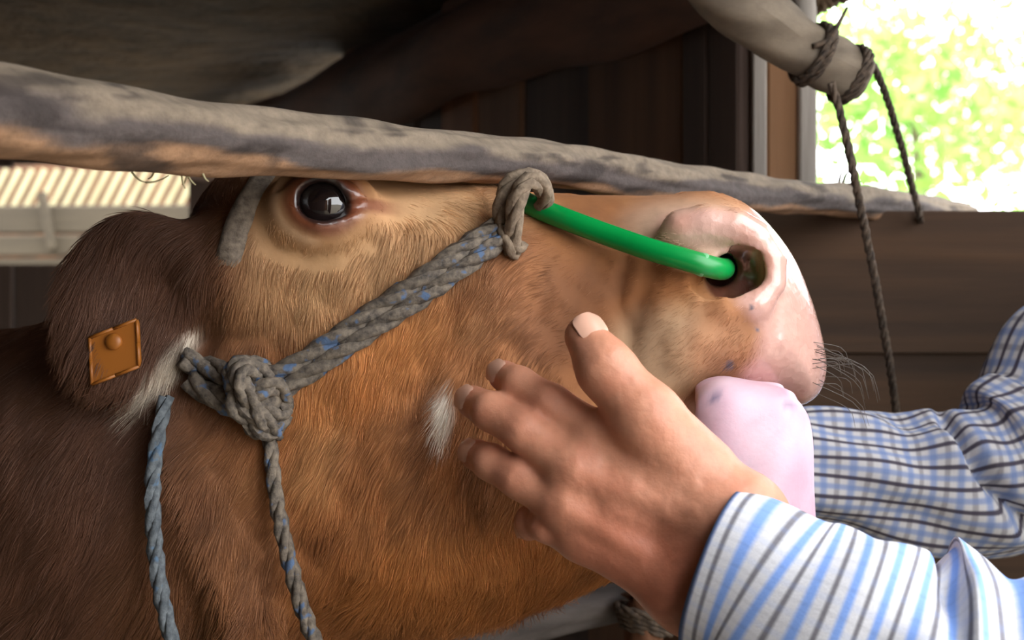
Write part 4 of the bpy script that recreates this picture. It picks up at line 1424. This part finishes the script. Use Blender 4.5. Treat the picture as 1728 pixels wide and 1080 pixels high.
n1 = fnoise(PV, 60, 61, 3)
C = np.tile(np.array(srgb(196, 136, 108)), (len(PV), 1))
def pmix(c, w_):
    global C
    w_ = np.clip(w_, 0, 1)[:, None]; C = C * (1 - w_) + np.array(srgb(*c)) * w_
pmix((186, 118, 92), smooth01(0.0, 0.9, n1) * 0.5)
pmix((188, 112, 86), blob(u_, v_, 1080, 960, 150, 90, 0.6, .6) * 0.7)
for ch in list(fing.values()):
    for j_ in (0, 1, 3):
        pmix((176, 106, 84), smooth01(0.020, 0.006, np.linalg.norm(PV - np.array(ch[j_][:3]), axis=1)) * 0.45)
m, nt, b = vcol_mat('skin', 0.48, 260, 0.14, (1, 0.7, 1), 0.4, 0.0009)
b.inputs['Subsurface Weight'].default_value = 0.12
b.inputs['Subsurface Radius'].default_value = (0.006, 0.0025, 0.0015)
M['skin'] = m
pb = mesh_obj('body', PV, PQ, M['skin'], per, col=C)
# nails
nm_, nt, b = plain('nail', srgb(206, 160, 138), 0.3)
def nail(tip, prev, rad, out):
    tip, prev = np.array(tip[:3]), np.array(prev[:3])
    ax_ = unit(tip - prev); o_ = np.asarray(out, float); o_ = unit(o_ - o_.dot(ax_) * ax_); sd_ = np.cross(ax_, o_)
    V_ = []; n_, k_ = 9, 9
    for i in range(n_):
        t_ = i / (n_ - 1)
        wdt = rad * 0.78 * (1 - 0.35 * abs(2 * t_ - 1) ** 4)
        for j in range(k_):
            a_ = (j / (k_ - 1) - 0.5) * 1.9
            V_.append(tip + ax_ * rad * (-0.75 + 1.45 * t_) + sd_ * wdt * math.sin(a_) / math.sin(.95) + o_ * (rad * 1.06 * (0.45 + 0.55 * math.cos(a_)) - rad * 0.22 * max(0, t_ - .5) ** 1.5))
    nv = len(V_)
    V_ = V_ + [q - o_ * 0.001 for q in V_]
    F_ = [(i * k_ + j, i * k_ + j + 1, (i + 1) * k_ + j + 1, (i + 1) * k_ + j) for i in range(n_ - 1) for j in range(k_ - 1)]
    F_ = F_ + [tuple(a + nv for a in f_[::-1]) for f_ in F_]
    return mesh_obj('fingernail', V_, F_, nm_, per)
nail(thumb[3], thumb[2], .0112, (0.45, -1, 0.35))
for k_, ch in fing.items():
    nail(ch[3], ch[2], ch[3][3], (-0.35, -1, 0.3))


# ------------------------------------------------------------------ checked shirt
def check_mat(name, su, sv, per_=0.0098, dark=srgb(58, 52, 66), blue=srgb(120, 156, 222), base=srgb(210, 210, 216), dw=0.075):
    m, nt, b = new_mat(name)
    uvn = N(nt, 'ShaderNodeUVMap', uv_map='UVMap')
    sep = N(nt, 'ShaderNodeSeparateXYZ'); nt.links.new(uvn.outputs['UV'], sep.inputs[0])
    def stripe(out, phase, width, soft):
        mu = N(nt, 'ShaderNodeMath', operation='MULTIPLY_ADD'); mu.inputs[1].default_value = 1 / (2 * per_); mu.inputs[2].default_value = phase
        nt.links.new(out, mu.inputs[0])
        fr = N(nt, 'ShaderNodeMath', operation='FRACT'); nt.links.new(mu.outputs[0], fr.inputs[0])
        sb = N(nt, 'ShaderNodeMath', operation='SUBTRACT'); nt.links.new(fr.outputs[0], sb.inputs[0]); sb.inputs[1].default_value = 0.5
        ab = N(nt, 'ShaderNodeMath', operation='ABSOLUTE'); nt.links.new(sb.outputs[0], ab.inputs[0])
        mp = N(nt, 'ShaderNodeMapRange'); mp.inputs['From Min'].default_value = width + soft; mp.inputs['From Max'].default_value = width - soft
        nt.links.new(ab.outputs[0], mp.inputs['Value'])
        return mp.outputs['Result']
    cur = None
    for out, st in ((sep.outputs['X'], su), (sep.outputs['Y'], sv)):
        for colr, ph, wd_, so, st in ((blue, 0.5, 0.13, 0.06, st[0]), (dark, 0.0, dw, 0.04, st[1])):
            fac = N(nt, 'ShaderNodeMath', operation='MULTIPLY'); fac.inputs[1].default_value = st
            nt.links.new(stripe(out, ph, wd_, so), fac.inputs[0])
            mx = N(nt, 'ShaderNodeMix', data_type='RGBA')
            nt.links.new(fac.outputs[0], mx.inputs['Factor'])
            if cur is None: mx.inputs['A'].default_value = (*base, 1)
            else: nt.links.new(cur, mx.inputs['A'])
            mx.inputs['B'].default_value = (*colr, 1)
            cur = mx.outputs['Result']
    nt.links.new(cur, b.inputs['Base Color'])
    b.inputs['Roughness'].default_value = 0.9
    b.inputs['Specular IOR Level'].default_value = 0.2
    f_ = noise(nt, 700, (1, 1, 1), 2)
    bump(nt, b, f_, 0.25, 0.0006)
    return m


M['shirt_l'] = check_mat('checked_cotton_near', (0.95, 0.75), (0.12, 0.08), per_=0.0080)
M['shirt_r_shaded'] = check_mat('checked_cotton', (0.7, 0.45), (0.7, 0.95), blue=srgb(104, 126, 172), base=srgb(186, 184, 186), dw=0.10)  # same cloth; shade on the far sleeve put into darker base and stripes
M['shirt_t'] = check_mat('checked_cotton_trunk', (0.7, 0.6), (0.7, 0.7))
# trunk of the shirt
v, f, u = loft([(0.79, .80, .86, .155, .185), (0.755, .80, 1.02, .150, .185), (0.70, .80, 1.20, .155, .20), (0.655, .80, 1.32, .135, .215), (0.63, .80, 1.395, .105, .185), (0.61, .80, 1.435, .078, .09), (0.602, .80, 1.45, .066, .07)], 70, 64, ref=(-1, 0, 0.3),
              disp=lambda S, T, A: 0.004 * np.sin(S * 26 + 3 * T) + 0.003 * np.sin(5 * T + S * 9), cap=False)
shirt = mesh_obj('shirt', v, f, M['shirt_t'], per, uv=u)
v, f, u = loft([(0.606, .80, 1.44, .070, .076), (0.590, .80, 1.462, .070, .074), (0.584, .80, 1.470, .066, .070), (0.594, .80, 1.455, .064, .068)], 14, 40, ref=(-1, 0, .3), cap=False)
mesh_obj('collar', v, f, M['shirt_t'], shirt, uv=u)


def sleeve(pts, n, seg, ref, mat, disp, cuff):
    v, f, u = loft(pts, n, seg, ref=ref, disp=disp, cap=False)
    # turned-in hem at the cuff end
    c = np.asarray(pts[0][:3]); k = seg + 1
    ring0 = v[:k]
    t0 = unit(np.asarray(pts[1][:3]) - c)
    inner = c + (ring0 - c) * 0.94 + t0 * 0.002
    inner2 = c + (ring0 - c) * 0.90 + t0 * 0.03
    nv = len(v)
    v = np.vstack([v, inner, inner2]); u = np.vstack([u, u[:k], u[:k] + [0.03, 0]])
    for j in range(seg):
        f.append((j, j + 1, nv + j + 1, nv + j)); f.append((nv + j, nv + j + 1, nv + k + j + 1, nv + k + j))
    return mesh_obj('sleeve', v, f, mat, shirt, uv=u)


def disp_l(S, T, A):
    amp = 0.0035 * smooth01(0.02, 0.10, S)
    cl_ = np.clip(0.3 + np.cos(T + 0.25), 0, 1.2)
    bunch = (0.010 * np.exp(-((S - 0.108 - 0.012 * np.sin(T)) / 0.0065) ** 2) + 0.011 * np.exp(-((S - 0.142 + 0.01 * np.sin(T)) / 0.008) ** 2) - 0.006 * np.exp(-((S - 0.125) / 0.010) ** 2)) * cl_
    return amp * (np.sin(S * 95 + 2.2 * np.sin(T * 2) + T) + 0.7 * np.sin(S * 41 - 3 * T)) + 0.0015 * np.sin(3 * T + 1) - bunch


csl = [P(1206, 956, .632), P(1266, 984, .624), P(1340, 1034, .615), P(1450, 1084, .606), P(1580, 1132, .596), P(1760, 1165, .588), EL + [.01, 0, 0], 0.5 * EL + 0.5 * SL, SL + [.03, .02, .01]]
rsl = [(.043, .0395), (.046, .042), (.051, .046), (.056, .052), (.055, .056), (.063, .062), (.060, .060), (.066, .066), (.085, .085)]
sleeve([(*p_, *r_) for p_, r_ in zip(csl, rsl)], 220, 72, (0, -0.4, 1), M['shirt_l'], disp_l, True)


def disp_r(S, T, A):
    w1 = smooth01(0.0, 0.05, S)
    d = 0.0030 * np.sin(T * 4 + S * 38) + 0.0022 * np.sin(T * 7 - S * 55 + 1)
    d = d + 0.0050 * np.sin(S * 78 + 1.2 * np.cos(T) + 0.5) * np.clip(np.cos(T - 0.2), 0, 1) * smooth01(0.08, 0.14, S)
    d = d - 0.022 * np.exp(-((S - 0.205 + 0.045 * np.cos(T)) / 0.007) ** 2) * np.clip(0.35 + np.cos(T - 1.2), 0, 1)
    return d * w1


csr = [P(1235, 790, .955), P(1330, 792, .958), P(1420, 800, .960), P(1510, 812, .965), P(1600, 815, .970), P(1690, 800, .978), P(1765, 735, .985), P(1850, 620, .995), SR + [.0, 0, .0], SR + [.05, -.05, .03]]
rsr = [(.046, .042), (.047, .044), (.049, .046), (.052, .050), (.058, .056), (.066, .062), (.068, .066), (.070, .068), (.078, .08), (.085, .085)]
sleeve([(*p_, *r_) for p_, r_ in zip(csr, rsr)], 260, 80, (0, -0.55, 1), M['shirt_r_shaded'], disp_r, True)

# trousers, shoes and hair (off to the right of the frame)
T_ = Grid(axis([(0.62, 1.02, 0.012)]), axis([(0.54, 1.06, 0.012)]), axis([(-0.02, 1.04, 0.016)]))
T_.cone((0.80, .72, .92), (0.80, .88, .92), .135, .135, 0.03)
for s_ in (-1, 1):
    T_.chain([(0.81, .80 + .09 * s_, .88, .108), (0.80, .80 + .10 * s_, .48, .078), (0.83, .80 + .10 * s_, .12, .062)], 0.03)
v, f = T_.mesh(2)
cloth = wood('work_trousers', srgb(52, 56, 64), srgb(78, 82, 92), scale=120, stretch=(1, 1, 1), bs=0.2)
mesh_obj('trousers', v, f, cloth, per)
for s_ in (-1, 1):
    v, f, u = loft([(0.92, .80 + .105 * s_, .045, .030, .030), (0.89, .80 + .105 * s_, .055, .050, .050), (0.80, .80 + .108 * s_, .052, .052, .052), (0.72, .80 + .112 * s_, .040, .040, .046), (0.655, .80 + .114 * s_, .030, .028, .036), (0.635, .80 + .115 * s_, .024, .010, .014)], 30, 24, ref=(0, 0, 1))
    mesh_obj('shoe', v, f, plain('rubber', srgb(40, 40, 42), 0.5)[0], per)
Hh = Grid(axis([(0.42, 0.70, 0.008)]), axis([(0.68, 0.90, 0.008)]), axis([(1.48, 1.76, 0.008)]))
Hh.ellipsoid(hc_ + [.012, 0, .012], np.eye(3), (.100, .088, .118), 0.0)
Hh.ellipsoid(hc_ + [-.085, 0, -.045], np.eye(3), (.095, .11, .105), 0.02, 's')
v, f = Hh.mesh(2)
mesh_obj('hair', v, f, wood('grey_hair', srgb(40, 36, 34), srgb(90, 86, 84), scale=200, stretch=(1, 1, 0.2)), per)
